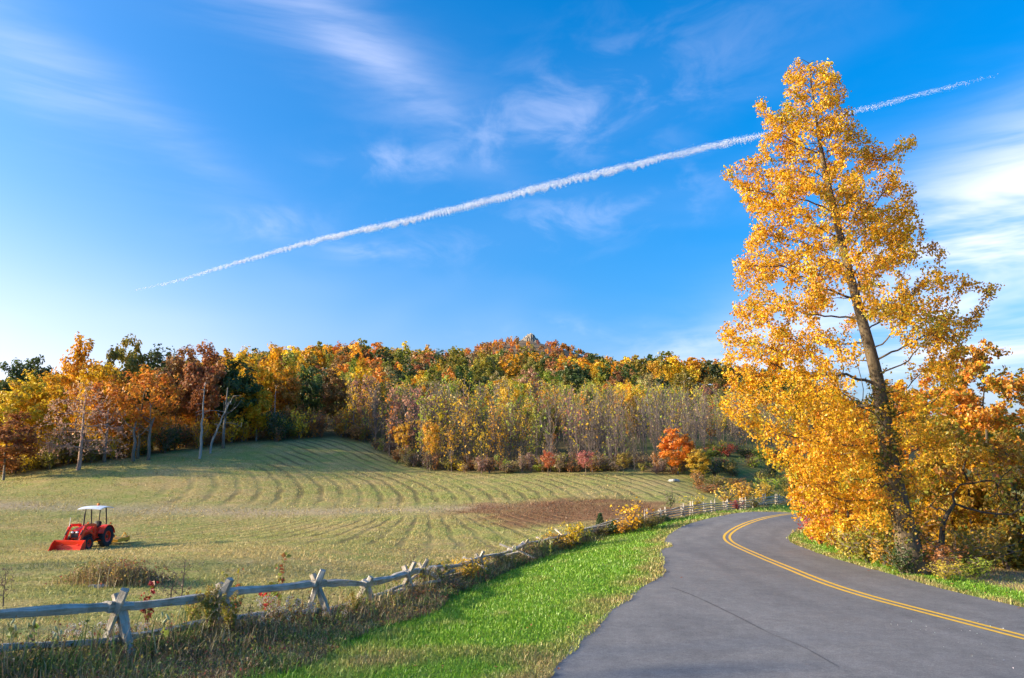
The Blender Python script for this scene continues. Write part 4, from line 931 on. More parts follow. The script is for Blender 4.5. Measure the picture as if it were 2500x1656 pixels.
def rail_mesh(a, b, r0, r1, name, bow=.05, seed=0, rings=11, flat=.75):
    """split log from a to b: wedge-like cross section that wanders along its length; 'Col' carries grain coordinates"""
    rs = random.Random(seed); a = Vector(a); b = Vector(b); t = (b-a).normalized(); s = t.cross(Vector((0, 0, 1))).normalized() if abs(t.z) < .9 else t.cross(Vector((1, 0, 0))).normalized(); u = s.cross(t)
    prof = [(-1.05, .55), (.15, .80), (1.05, .45), (.72, -.58), (-.55, -.72)]; mir = rs.choice((-1, 1)); prof = [(mir*x*rs.uniform(.8, 1.12), y*rs.uniform(.8, 1.15)*(flat+.25)) for x, y in prof]; prof = prof if mir > 0 else prof[::-1]; V = []; C = []; tw = rs.uniform(-.35, .35); ph = rs.uniform(0, 6)
    for i in range(rings):
        k = i/(rings-1); c = a.lerp(b, k)+u*(math.sin(k*math.pi)*bow+math.sin(k*7+ph)*.012)+s*(math.sin(k*5+ph*2)*.025); r = (r0+(r1-r0)*k)*(1+.12*math.sin(k*9+ph)+rs.uniform(-.12, .12)); q = tw*k
        for j, (x, y) in enumerate(prof):
            jx = x+rs.uniform(-.10, .10); jy = y+rs.uniform(-.10, .10)
            V.append(c+s*(jx*math.cos(q)-jy*math.sin(q))*r+u*(jx*math.sin(q)+jy*math.cos(q))*r); C.append((k*(b-a).length*.045+seed*.37, x*.12+seed*.11, y*.12))
    n = 5; F = [(i*n+j, i*n+(j+1) % n, (i+1)*n+(j+1) % n, (i+1)*n+j) for i in range(rings-1) for j in range(n)]
    me = bpy.data.meshes.new(name); me.from_pydata(V, [], F+[tuple(reversed(range(n))), tuple((rings-1)*n+j for j in range(n))]); me.materials.append(RAIL)
    ca = me.color_attributes.new('Col', 'FLOAT_COLOR', 'POINT'); ca.data.foreach_set('color', np.hstack([np.array(C, np.float32), np.ones((len(C), 1), np.float32)]).ravel()); me.update(); return me
def near_fence():
    P = []
    for i, (x, y) in enumerate(fence_line):
        q = .20*(1 if i % 2 else -1)*(1 if i > 3 else .4); P.append(Vector((x+q*.9, y-q*.45, hz(x+q*.9, y-q*.45))))
    o = P[3].copy()
    e = empty('rail_fence', o, 0, 'weathered grey split rail fence on crossed stakes running along the green verge', 'fence')
    H = [1.05, 1.05, 1.05, 1.06, 1.0, 1.06, .92, .95, .86, .72, .72, .62, .66, .62, .6, .55]
    for i, p in enumerate(P):
        f = (P[min(i+1, len(P)-1)]-P[max(i-1, 0)]); f.z = 0; f.normalize(); s = Vector((f.y, -f.x, 0))
        s = (s*.75+Vector((1, 0, 0))*.5).normalized(); h = H[i]; rs = random.Random(100+i)
        x1, x2 = rs.uniform(.34, .5), rs.uniform(.34, .5); up = rs.uniform(.38, .58)
        # stake leaning away (foot right, head left) and the one across it (foot left, head right)
        cr = p+Vector((0, 0, h*.88)); th = .105 if i < 8 else .09
        for sg, nm in ((1, 'stake'), (-1, 'stake')):
            xx = x1 if sg > 0 else x2; foot = p+s*sg*xx+f*.06*sg; foot.z = hz(foot.x, foot.y)-.08; d = (cr+f*.07*sg)-foot; head = foot+d*(1+up*(1 if sg < 0 else .75))
            link(nm, rail_mesh(foot-o, head-o, th*1.05, th*.95, nm, .01, 300+i*2+sg, 7, .8), e)
        if i+1 < len(P):
            q = P[i+1]; d = (q-p).normalized(); h2 = H[i+1]
            a = p+Vector((0, 0, h+.03+(.05 if i % 2 else 0)))-d*.28; b_ = q+Vector((0, 0, h2+.05-(.05 if i % 2 else 0)))+d*.28
            link('rail', rail_mesh(a-o, b_-o, rs.uniform(.115, .135), rs.uniform(.10, .12), 'rail', rs.uniform(-.03, .02), 500+i), e)
            lo = .46 if i < 9 else .36; a = p+Vector((0, 0, lo+rs.uniform(-.05, .06)))-d*.22+s*.02; b_ = q+Vector((0, 0, lo+rs.uniform(-.05, .06)))+d*.22-s*.02
            link('rail', rail_mesh(a-o, b_-o, rs.uniform(.085, .105), rs.uniform(.08, .095), 'rail', rs.uniform(-.03, .03), 700+i), e)
            if 6 <= i <= 13:
                k_ = rs.uniform(.2, .7); m_ = p.lerp(q, k_); dd = Vector((rs.uniform(-1, 1), rs.uniform(-.3, 1), 0)).normalized(); link('rail', rail_mesh(m_-o-dd*.9+Vector((0, 0, rs.uniform(.15, .5))), m_-o+dd*.9+Vector((0, 0, rs.uniform(.5, 1.0))), .075, .06, 'rail', .02, 1300+i), e)
            if i >= 7:
                a = p+Vector((0, 0, .62))-d*.2-s*.12; b_ = q+Vector((0, 0, .56+rs.uniform(-.1, .25)))+d*.25-s*.1; link('rail', rail_mesh(a-o, b_-o, .06, .06, 'rail', rs.uniform(-.05, .05), 900+i), e)
near_fence()
def far_fence():
    P = [Vector((x, y, hz(x, y))) for x, y in far_line]; o = P[0].copy()
    e = empty('rail_fence', o, 0, 'stacked zigzag rail fence with upright posts along the far side of the road bend', 'fence')
    for i, p in enumerate(P):
        z = .12*(1 if i % 2 else -1); f = (P[min(i+1, len(P)-1)]-P[max(i-1, 0)]).normalized(); s = Vector((f.y, -f.x, 0)); p = p+s*z; P[i] = p
        for q in (-1, 1):
            h = random.uniform(.80, 1.02)
            if q > 0 and i % 3 == 2: continue
            link('post', rail_mesh(p-o+s*.11*q-Vector((0, 0, .15)), p-o+s*.10*q+Vector((random.uniform(-.06, .06), 0, h)), .055, .045, 'post', 0, 40+i*3+q, 4, .9), e)
    for i in range(len(P)-1):
        a, b = P[i], P[i+1]; d = (b-a).normalized()
        for k in range(4):
            z = .15+k*.165+random.uniform(-.02, .02)
            link('rail', rail_mesh(a-o-d*.12+Vector((0, 0, z+(.06 if i % 2 else 0))), b-o+d*.12+Vector((0, 0, z+(.0 if i % 2 else .06)+random.uniform(-.04, .04))), .058, .052, 'rail', random.uniform(-.03, .02), 2000+i*7+k, 6), e)
far_fence()

# ------------------------------------------------------------------ tractor with front loader (local: +x forward, y left, z up)
def tractor():
    tp = ground(232, 50.0); tp = Vector((tp.x, 50.0, hz(tp.x, 50.0)))
    RD = plain('tractor_orange_red', (.85, .045, .016), .38, var=.06, coat=.3); BK = plain('tractor_black', (.022, .022, .024), .55); TY = plain('tyre_rubber', (.028, .028, .03), .85, var=.3, bmp=.3)
    CV = plain('canopy_white', (.72, .76, .80), .5, var=.05); LT_ = plain('lamp_glass', (.75, .76, .78), .12, var=.05); OR = plain('beacon_orange', (.85, .20, .02), .35, var=.05); WH = plain('white_rod', (.7, .7, .68), .5); GY = plain('engine_grey', (.10, .10, .105), .6, .3)
    e = empty('tractor', tp, R(-93), 'bright red tractor with front loader bucket and white canopy standing in the field', 'tractor')
    e.rotation_euler = (0, R(1.5), R(-93))
    # wheels
    def wheel(x, y, r, w, rr, side):
        n = 26; b = MB(); b.lathe([(rr, -w*.42), (rr+.03, -w*.5), (r*.90, -w*.5), (r*.97, -w*.36), (r*.975, 0), (r*.97, w*.36), (r*.90, w*.5), (rr+.03, w*.5), (rr, w*.42)], n)
        for k in range(18):                                            # lugs
            for sgn in (-1, 1):
                q = 2*math.pi*(k+(.5 if sgn > 0 else 0))/18; rot = Matrix.Rotation(-q, 3, 'Y') @ Matrix.Rotation(sgn*.5, 3, 'X')
                b.box((math.cos(q)*r*.985, sgn*w*.22, math.sin(q)*r*.985), (.06, w*.5, .05), rot)
        wh = empty('wheel', (x, y, r), 0); wh.parent = e
        b.build('tyre', TY, wh)
        c = MB(); s = side; c.lathe([(rr*1.02, -w*.42), (rr*1.02, w*.42)], n)
        c.lathe([(rr*1.02, s*w*.40), (rr*.86, s*w*.34), (rr*.80, s*w*.12), (rr*.45, s*w*.08), (rr*.36, s*w*.2), (rr*.01, s*w*.2)], n); c.build('rim', RD, wh)
        h = MB(); h.lathe([(rr*.30, s*w*.2), (rr*.27, s*w*.32), (rr*.01, s*w*.33)], 14)
        for k in range(6): q = k*math.pi/3; h.lathe([(.022, s*w*.12), (.02, s*w*.16), (.001, s*w*.17)], 6, c=(math.cos(q)*rr*.6, 0, math.sin(q)*rr*.6))
        h.build('hub', BK, wh)
    wheel(0, .62, .64, .36, .34, 1); wheel(0, -.62, .64, .36, .34, -1); wheel(1.78, .56, .41, .26, .23, 1); wheel(1.78, -.56, .41, .26, .23, -1)
    b = MB(); b.box((.2, 0, .62), (.9, .5, .46)); b.box((1.1, 0, .62), (1.5, .38, .34)); b.box((1.78, 0, .44), (.16, 1.0, .14)); b.box((0, 0, .64), (.2, 1.0, .2)); b.box((1.2, 0, .88), (1.3, .46, .3)); b.build('chassis', GY, e, bevel=.02)
    prof = [(.62, .98), (.62, 1.36), (1.0, 1.38), (1.7, 1.32), (2.1, 1.22), (2.2, 1.1), (2.2, .74), (2.05, .72), (1.5, .86)]
    b = MB(); n = len(prof)
    vs = [(x, y*(1 if z < 1.15 else .86), z) for y in (-.31, .31) for x, z in prof]
    b.add(vs, [tuple(range(n)), tuple(reversed(range(n, 2*n)))]+[(i, i+n, (i+1) % n+n, (i+1) % n) for i in range(n)]); b.build('hood', RD, e, bevel=.035, smooth=True)
    b = MB(); b.box((2.205, 0, .90), (.03, .46, .24)); b.box((2.21, 0, 1.10), (.03, .52, .13)); gr = b.build('grille', BK, e, bevel=.01)
    b = MB()
    for k in range(4): b.box((2.222, 0, .82+k*.055), (.012, .42, .014))
    b.build('grille_bar', GY, gr)
    for y in (-.15, .15):
        b = MB(); b.add([], []); 
        vs = []; nn_ = 12
        for rr_, xx in ((.075, 2.222), (.07, 2.245), (.035, 2.256), (.001, 2.26)):
            for j in range(nn_): q = 2*math.pi*j/nn_; vs.append((xx, y+rr_*1.25*math.cos(q), 1.10+rr_*math.sin(q)*.8))
        b.add(vs, [(i*nn_+j, i*nn_+(j+1) % nn_, (i+1)*nn_+(j+1) % nn_, (i+1)*nn_+j) for i in range(3) for j in range(nn_)]); b.build('headlight', LT_, e, smooth=True)
    for s in (-1, 1):                                                  # rear fenders: curved shells over the wheels
        b = MB(); y0, y1 = s*.40, s*.84; pts = []
        for k in range(9):
            a = R(20+k*18.5); pts.append((math.cos(a)*.72, .64+math.sin(a)*.72))
        prof = [(x, z) for x, z in pts]+[(x*.95, .64+(z-.64)*.95) for x, z in reversed(pts)]
        b.prism(prof, y0, y1); m_ = len(prof)
        b.box((.30, s*.42, .95), (.75, .04, .55)); b.build('fender', RD, e, bevel=.012)
        c = MB(); c.box((-.30, s*.72, 1.42), (.08, .1, .09)); c.build('tail_light', OR, e, bevel=.01)
    b = MB(); b.box((.58, 0, .66), (.62, 1.12, .06)); b.box((.66, .62, .48), (.34, .12, .05)); b.box((.66, -.62, .48), (.34, .12, .05)); b.build('footplate', RD, e, bevel=.01)
    b = MB(); b.box((.12, 0, 1.04), (.46, .46, .14)); b.box((-.10, 0, 1.30), (.14, .46, .52), Matrix.Rotation(R(-12), 3, 'Y')); b.build('seat', BK, e, bevel=.05, smooth=True)
    b = MB(); b.tube([(.66, 0, 1.05), (.50, 0, 1.42)], .025, 6); nn_ = 16; c0 = Vector((.49, 0, 1.44)); ax = Vector((-.35, 0, .94)).normalized(); u = Vector((0, 1, 0)); v = ax.cross(u)
    b.tube([c0+(u*math.cos(2*math.pi*k/nn_)+v*math.sin(2*math.pi*k/nn_))*.19 for k in range(nn_+1)], .016, 5); b.build('steering_wheel', BK, e)
    b = MB(); b.box((.66, 0, 1.32), (.2, .42, .26)); b.build('dashboard', BK, e, bevel=.03)
    for s in (-1, 1):
        b = MB(); b.tube([(-.22, s*.48, .95), (-.22, s*.48, 1.6), (-.10, s*.47, 2.45)], .042, 6); b.build('canopy_post', BK, e)
    b = MB(); b.tube([(.62, -.46, 1.30), (.56, -.47, 1.75), (.48, -.46, 2.45)], .035, 6); b.tube([(.62, .46, 1.30), (.56, .47, 1.75), (.48, .46, 2.45)], .035, 6); b.build('canopy_post', BK, e)
    b = MB(); xs = np.linspace(-.52, .95, 7); ys = np.linspace(-.72, .72, 5); V = []
    for zt in (0, -.05):
        for x in xs:
            for y in ys: V.append((x, y, 2.52-.10*((x-.2)/.75)**2-.05*(y/.72)**2+zt))
    nx_, ny_ = 7, 5; F = []
    for l in (0, 1):
        for i in range(nx_-1):
            for j in range(ny_-1): q = l*35+i*ny_+j; F.append((q, q+ny_, q+ny_+1, q+1) if l == 0 else (q, q+1, q+ny_+1, q+ny_))
    rim = [i*ny_ for i in range(nx_)]+[30+j for j in range(1, ny_)]+[i*ny_+4 for i in range(nx_-2, -1, -1)]+[j for j in range(3, 0, -1)]
    F += [(rim[k], rim[(k+1) % len(rim)], rim[(k+1) % len(rim)]+35, rim[k]+35) for k in range(len(rim))]; b.add(V, F); b.build('canopy', CV, e)
    b = MB(); vs = [(.06*1.0, 0, 0)]; 
    for rr_, zz in ((.07, 2.50), (.075, 2.58), (.06, 2.64), (.02, 2.66)):
        pass
    b.tube([(-.05, 0, 2.49), (-.05, 0, 2.58), (-.05, 0, 2.63), (-.05, 0, 2.66)], [.075, .08, .065, .02], 10); b.build('beacon', OR, e, smooth=True)
    b = MB(); b.tube([(.98, -.24, 1.30), (.98, -.24, 1.58), (.97, -.24, 2.06), (.93, -.24, 2.14)], [.035, .045, .038, .03], 8); b.build('exhaust_pipe', BK, e)
    # loader
    for s in (-1, 1):
        y = s*.46; b = MB(); b.prism([(.88, .55), (1.06, .55), (1.08, 1.2), (1.06, 1.42), (.90, 1.44), (.84, 1.25)], y-.05, y+.05); b.build('loader_tower', RD, e, bevel=.012)
        b = MB(); b.prism([(.86, 1.34), (.90, 1.50), (1.85, 1.56), (2.12, 1.42), (2.66, .42), (2.58, .28), (2.48, .30), (1.96, 1.26), (1.80, 1.40)], y-.045*1.1+s*.012, y+.045*1.1+s*.012); b.build('loader_arm', RD, e, bevel=.012)
        b = MB(); b.tube([(1.05, y+s*.075, .82), (1.55, y+s*.075, 1.08)], .05, 8); b.tube([(1.5, y+s*.075, 1.05), (2.02, y+s*.075, 1.30)], .026, 8); b.build('lift_cylinder', RD, e)
        b = MB(); b.tube([(1.95, y, 1.50), (2.40, y, .98)], .042, 8); b.tube([(2.36, y, 1.02), (2.66, y, .62)], .024, 8); b.build('bucket_cylinder', BK, e)
    b = MB(); b.tube([(2.40, -.46, .62), (2.40, .46, .62)], .05, 8); b.build('loader_crossbar', RD, e)
    # bucket: open scoop with end plates, cutting edge and curved back
    back = [(2.62, .66), (2.66, .62), (2.60, .40), (2.62, .20), (2.74, .09), (3.22, .035)]; W = .93; t = .02
    b = MB(); inner = [(x+.018, z+.018) for x, z in back]; b.prism(back+[(x, z) for x, z in reversed(inner)], -W, W); bk = b.build('bucket', RD, e)
    for s in (-1, 1):
        c = MB(); c.prism([(2.60, .68), (2.68, .70), (2.95, .50), (3.24, .05), (3.22, .025), (2.74, .07), (2.60, .20), (2.58, .40)], s*W-.012, s*W+.012); c.build('bucket_side', RD, bk)
    c = MB(); c.box((3.20, 0, .028), (.16, 2*W+.02, .022)); c.build('cutting_edge', RD, bk)
    c = MB(); c.box((2.63, 0, .675), (.08, 2*W, .045)); c.build('bucket_lip', RD, bk)
    b = MB(); b.tube([(2.12, -.44, 1.40), (2.02, -.44, 1.95)], .014, 5); b.build('level_rod', WH, e)
    return e
TR = tractor()
def mower():
    YM = plain('mower_yellow', (.72, .36, .03), .5, var=.15); BK = MATS['tractor_black']
    p = TR.location; e = empty('brush_mower', (p.x, p.y, p.z), 0, 'yellow rotary mower hitched behind the red tractor', 'mower'); e.rotation_euler = TR.rotation_euler
    b = MB(); b.prism([(-1.15, .14), (-1.15, .30), (-1.35, .36), (-2.35, .36), (-2.55, .28), (-2.55, .14)], -.78, .78); b.build('deck', YM, e, bevel=.02)
    b = MB(); b.tube([(-.75, .30, .55), (-1.6, .25, .40)], .035, 5); b.tube([(-.75, -.30, .55), (-1.6, -.25, .40)], .035, 5); b.tube([(-.72, 0, 1.0), (-1.25, .22, .36)], .03, 5); b.tube([(-.72, 0, 1.0), (-1.25, -.22, .36)], .03, 5); b.tube([(-.80, 0, .98), (-2.3, 0, .40)], .03, 5); b.build('hitch_frame', YM, e)
    b = MB(); b.box((-1.75, 0, .46), (.34, .30, .2)); b.build('gearbox', BK, e, bevel=.03)
    b = MB(); b.box((-2.50, .78, .30), (.10, .03, .26)); b.tube([(-2.3, .4, .36), (-2.6, .4, .62), (-2.85, .4, .40)], .03, 5); b.build('tail_bracket', YM, e)
    b = MB(); b.lathe([(.02, -.06), (.18, -.06), (.19, 0), (.18, .06), (.02, .06)], 14, c=(-2.88, .40, .18)); b.build('tail_wheel', BK, e)
mower()
#PART4
# ------------------------------------------------------------------ shrubs and plants along the fence
for px, Y, h, w, c, lab in [
 (1545, 50.5, 1.75, 2.3, (.86, .50, .03), 'glowing yellow orange bush at the gap between the two fences'),
 (1515, 50, .9, 1.5, (.80, .40, .04), 'low orange bush in front of the glowing yellow one'),
 (1590, 51, .7, 1.4, OLV, 'small olive shrub at the first post of the far fence'),
 (1700, 63, 1.3, 2.0, (.62, .50, .05), 'pale yellow shrub behind the middle of the far fence'), (1775, 68, 1.7, 2.4, (.70, .48, .05), 'yellow shrub behind the far fence below the green bank'), (1815, 71, 1.8, 2.2, (.72, .44, .04), 'golden shrub behind the far fence near its bend'), (1860, 75, 1.6, 2.2, (.66, .46, .05), 'yellow green shrub at the end of the far fence'),
 (1845, 67, 1.0, 1.3, OLV, 'olive shrub growing through the far fence'), (1800, 64, .8, 1.0, (.60, .12, .10), 'small red shrub before the far fence'),
 (1395, 46.5, 1.35, 1.7, (.72, .50, .04), 'drooping yellow shrub over the fence where it nears the road'), (1360, 45.5, 1.0, 1.5, (.62, .42, .04), 'yellow olive shrub hiding fence rails near the drooping yellow one'), (1330, 44, .9, 1.5, OLV, 'olive shrub behind the rails in the middle of the fence'),
 (1290, 42.5, .8, 1.3, (.50, .40, .06), 'yellowish shrub among the broken middle rails'), (1150, 32.5, .95, 1.4, (.70, .46, .04), 'golden vine shrub in front of the fence rails'), (1110, 33.5, .9, 1.3, (.50, .40, .06), 'olive yellow vine shrub behind the golden one'), (1060, 31, 1.0, 1.4, (.34, .31, .08), 'pale olive vine shrub with white seed heads on the fence'),
 (1000, 29.5, .95, 1.2, OLV, 'dark olive vine shrub left of the pale one on the fence'), (1215, 37.5, .8, 1.2, (.36, .32, .12), 'greyish olive shrub where the fence rails have fallen'), (1470, 50, .6, 1.3, OLV, 'low olive shrub beside the small pine'), (1440, 49, .5, 1.2, LGR, 'low green shrub at the end of the near fence'),
 (1010, 26.6, .55, 1.0, RUST, 'low reddish brown shrub on the verge side of the fence'), (1090, 29.5, .6, 1.3, (.30, .22, .09), 'low brown shrub on the verge side below the golden vine')]:
    bush(px, Y, h, w, c, lab)
def pine(px, Y, h, w, lab):
    g = ground(px, Y); e = empty('young_pine', g, 0, lab, 'pine'); b = MB(); b.tube([(0, 0, -.1), (0, 0, h*.5), (0, 0, h)], [.035, .02, .006], 5); c = []
    for k in range(11):
        z = h*(.12+.86*k/11); rr_ = w*.5*(1-k/11.5)
        for j in range(6):
            a = j*1.047+k*.5; t = Vector((math.cos(a)*rr_, math.sin(a)*rr_, z+rr_*.35)); b.tube([(0, 0, z), t*.5+Vector((0, 0, z*.5)), t], [.01, .007, .004], 3)
            for u in (.4, .6, .8, 1): c.append((t.x*u, t.y*u, z+rr_*.35*u))
    b.build('trunk', BARK, e); VL, FL, CL = leaves(np.array(c), 1300, .10, .07, None, 0, [(3, (.05, .10, .03)), (1, (.09, .15, .05))], 0, .3); link('crown', np_mesh('crown', VL, FL, [LEAF], col=CL), e)
pine(1466, 51.3, 1.3, .8, 'small dark green pine left of the glowing yellow bush'); pine(1500, 50.2, .9, .8, 'tiny dark pine between the small pine and the yellow bush'); bush(1637, 66, 1.5, 1.2, (.16, .20, .06), 'grey green shrub on the field side of the far fence')
def stems_obj(tops, rad, mat, name, parent, base=(0, 0)):
    b = MB()
    for t in tops:
        t = Vector(t); m = Vector((t.x*.4, t.y*.4, t.z*.55)); b.tube([(t.x*.12, t.y*.12, -.05), m, t], [rad, rad*.8, rad*.4], 4, cap=False)
    return b.build(name, mat, parent)
STEMG = plain('green_stem', (.16, .17, .05), .8, var=.3); STEMR = plain('red_stem', (.22, .09, .05), .8); POD = plain('pod_skin', (.50, .50, .26), .7, var=.15, scale=20); FLUFF = plain('seed_fluff', (.72, .68, .60), 1, var=.1); GROD = plain('goldenrod_flower', (.55, .38, .04), .9, var=.3, scale=40); DEADS = plain('dead_stem', (.12, .085, .07), .9, var=.2)
def milkweed(px, Y, h, lab, n=4):
    g = ground(px, Y); e = empty('milkweed', g, random.uniform(0, 6), lab, 'milkweed'); stems_obj([(.05, 0, h)], .009, STEMG, 'stem', e)
    for k in range(n):
        a = k*2.2+random.random(); b = MB(); l = random.uniform(.11, .16); pr = [(.003, -.5), (.018, -.32), (.025, -.05), (.02, .2), (.008, .42), (.001, .5)]; b.lathe([(r_, y*l) for r_, y in pr], 8)
        o = b.build('pod', POD, e, (math.cos(a)*.06+.04, math.sin(a)*.06, h*(.80+.06*k)-.05), smooth=True); o.rotation_euler = (R(random.uniform(50, 80)), R(random.uniform(-20, 20)), a)
    c = np.array([(.02, 0, h*q) for q in (.25, .4, .5, .6, .7)]); VL, FL, CL = leaves(c, 9, .12, .13, None, 0, [(1, (.34, .36, .07)), (1, (.22, .24, .05))], 0, .2); link('foliage', np_mesh('foliage', VL, FL, [LEAF], col=CL), e)
for px, Y, h, lab in [(72, 15.0, 1.15, 'milkweed with pale pods in front of the leftmost fence rails'), (128, 15.2, .85, 'low milkweed with open pods left of the first crossed stakes'), (398, 16.8, .95, 'milkweed with upright pods before the second bay of the fence'), (12, 15.6, 1.0, 'milkweed with pods at the left picture edge'), (1345, 41, .9, 'dried milkweed with pale hanging pods near the fence middle'), (1255, 38.5, 1.0, 'tall dried milkweed before the fallen rails')]: milkweed(px, Y, h, lab)
def goldenrod(px, Y, h, n, lab):
    g = ground(px, Y); e = empty('goldenrod', g, 0, lab, 'goldenrod'); T = [(random.uniform(-.3, .3), random.uniform(-.2, .2), h*random.uniform(.75, 1.05)) for _ in range(n)]
    stems_obj(T, .006, STEMG, 'stem', e); c = np.array([(x*q*q, y*q*q, z*q) for x, y, z in T for q in (.35, .5, .65, .8)]); VL, FL, CL = leaves(c, n*36, .10, .075, None, 0, [(2, OLV), (2, (.32, .30, .07)), (1, TAN)], 0, .3); link('foliage', np_mesh('foliage', VL, FL, [LEAF], col=CL), e)
    tops = np.array([(x*(.8+.2*q)+random.uniform(-.03, .03)+.08*(q-.5), y, z*(.90+.1*q)) for x, y, z in T for q in (0, .35, .7, 1)]); VL, FL, CL = leaves(tops, n*70, .07, .03, None, 0, [(2, (.50, .36, .05)), (2, (.38, .29, .06)), (1, (.45, .38, .16))], 0, .3); link('flower_head', np_mesh('flower_head', VL, FL, [LEAF], col=CL), e)['kind'] = 'stuff'
for px, Y, h, n, lab in [(515, 18.2, 1.35, 12, 'tall goldenrod clump hiding the second pair of stakes'), (470, 18.8, 1.1, 7, 'goldenrod clump left of the tall one, before the top rail'), (560, 18.6, 1.2, 7, 'goldenrod clump right of the tall one'), (865, 22.5, .8, 6, 'goldenrod tuft between the third and fourth stakes')]: goldenrod(px, Y, h, n, lab)
def sapling_red(px, Y, h, lab, pal, n=60):
    g = ground(px, Y); e = empty('maple_sapling', g, 0, lab, 'sapling'); T = [(random.uniform(-.12, .12)*h, random.uniform(-.1, .1)*h, h*q) for q in (1, .8, .62, .45)]; T[0] = (.08*h, 0, h)
    stems_obj(T, .010, STEMR, 'stem', e); c = np.array([tuple(Vector(t)*q) for t in T for q in (.55, .75, .9, 1)]); VL, FL, CL = leaves(c, n, .13, .12, None, .1, pal, .5, .25); link('foliage', np_mesh('foliage', VL, FL, [LEAF], col=CL), e)
for px, Y, h, lab, pal, n in [(355, 20.5, 1.15, 'small maple sapling with dark red leaves behind the top rail', [(3, (.30, .03, .025)), (1, OLV)], 55), (680, 24.5, 1.75, 'tall thin sapling with green tip and reddish lower leaves behind the third stakes', [(3, (.22, .27, .05)), (2, (.40, .13, .05))], 60), (652, 23.5, 1.0, 'low sapling with scarlet leaves beside the tall thin one', [(3, (.45, .05, .04)), (2, OLV)], 50), (565, 21, 1.45, 'sapling with russet and olive leaves right of the goldenrod', [(2, RUST), (2, OLV), (1, (.5, .12, .05))], 55), (530, 22, 1.25, 'sapling with olive leaves behind the goldenrod', [(3, OLV), (1, RUST)], 45)]: sapling_red(px, Y, h, lab, pal, n)
def dead_shrub(px, Y, h, w, lab):
    g = ground(px, Y); e = empty('dead_shrub', g, 0, lab, 'shrub'); att = [(random.gauss(0, w*.25), random.gauss(0, w*.25), random.uniform(.3, 1)*h) for _ in range(130)]
    nd, pr = colonize([(0, 0, -.05), (.02, 0, h*.1), (0, .02, h*.2)], att, h*.06, h*.6, h*.07, 60); r, ch = radii(pr, .004, 2.1); V, F = skin(nd, pr, r, 4, 3, .012); link('branch', np_mesh('branch', V, F, [DEADS]), e)
    VL, FL, CL = leaves(nd[ch == 0], 160, .05, .035, None, 0, [(1, (.12, .09, .07)), (1, (.2, .15, .1))], 0, .2); link('seed_head', np_mesh('seed_head', VL, FL, [LEAF], col=CL), e)['kind'] = 'stuff'
for px, Y, h, w, lab in [(440, 25, 1.6, 1.0, 'dark dead shrub behind the second bay of the fence'), (415, 25.6, 1.1, .8, 'low dark dead shrub left of the taller dead one'), (1000, 31.5, 1.7, 1.1, 'dark dead shrub behind the fence where the vines begin'), (5, 24, 1.2, .5, 'dark dead stalks at the left picture edge behind the fence')]: dead_shrub(px, Y, h, w, lab)
def aster(px, Y, h, w, n, lab):
    g = ground(px, Y); e = empty('aster_clump', g, 0, lab, 'aster'); T = [(random.gauss(0, w*.3), random.gauss(0, .25), h*random.uniform(.55, 1)) for _ in range(n)]
    stems_obj(T, .005, DEADS, 'stem', e); t = np.array(T); VL, FL, CL = leaves(np.vstack([t, t*.7]), n*14, .10, .05, None, 0, [(2, OLV), (1, RUST), (1, TAN)], 0, .3); link('foliage', np_mesh('foliage', VL, FL, [LEAF], col=CL), e)
    VL, FL, CL = leaves(t, n*45, .085, .026, None, .2, [(3, (.62, .58, .54)), (2, (.50, .45, .40))], 0, .15); link('flower', np_mesh('flower', VL, FL, [LEAF], col=CL), e)['kind'] = 'stuff'
for px, Y, h, w, n, lab in [(690, 20.2, .85, 1.5, 34, 'pale fluffy seed heads massed before the third crossed stakes'), (620, 19.6, .55, 1.2, 18, 'pale seed heads along the lower rail right of the goldenrod'), (300, 17.2, .72, 1.3, 20, 'white asters below the top rail right of the first stakes'), (175, 16.8, .70, .8, 10, 'white asters below the top rail left of the first stakes'), (790, 21.2, .45, .9, 12, 'pale seed heads right of the third crossed stakes'), (1050, 29.4, 1.0, .9, 16, 'white seed heads climbing the vine on the fence')]: aster(px, Y, h, w, n, lab)
def rock(px, Y, sx, sy, sz, lab, grp=None, dz=0, sd=0):
    g = ground(px, Y); b = bmesh.new(); bmesh.ops.create_icosphere(b, subdivisions=3, radius=1)
    for v in b.verts:
        p = v.co.copy(); k = 1+.35*mnoise.noise(p*1.3+Vector((sd*5., 0, 0)))+.12*mnoise.noise(p*3.7+Vector((0, sd*3., 0))); q = p*k; q.z = min(q.z, .75); v.co = (q.x*sx, q.y*sy, q.z*sz)
    me = bpy.data.meshes.new('stone'); b.to_mesh(me); b.free(); me.materials.append(STONE); o = link('stone', me, None, (g.x, g.y, g.z+dz)); tag(o, lab, 'stone', grp)
rock(365, 31, .42, .3, .17, 'flat pale boulder beside the brush clump in the field', sd=1); rock(240, 29.2, .3, .2, .1, 'dark stone at the foot of the brush clump', sd=2)
rock(1645, 88, .6, .4, .3, 'pale stone at the edge of the young wood', sd=3)
for i, (px, Y) in enumerate(((20, 15.6), (95, 15.9), (160, 16.1), (215, 16.4), (310, 16.9), (345, 17.1), (385, 17.5), (480, 18.3), (520, 18.8), (560, 19.2), (640, 20.2), (700, 21))):
    rock(px, Y, random.uniform(.18, .34), random.uniform(.16, .26), random.uniform(.14, .24), 'mossy grey stone half hidden in weeds under the near fence', 'stones of the tumbled wall under the near fence', .02, 10+i)

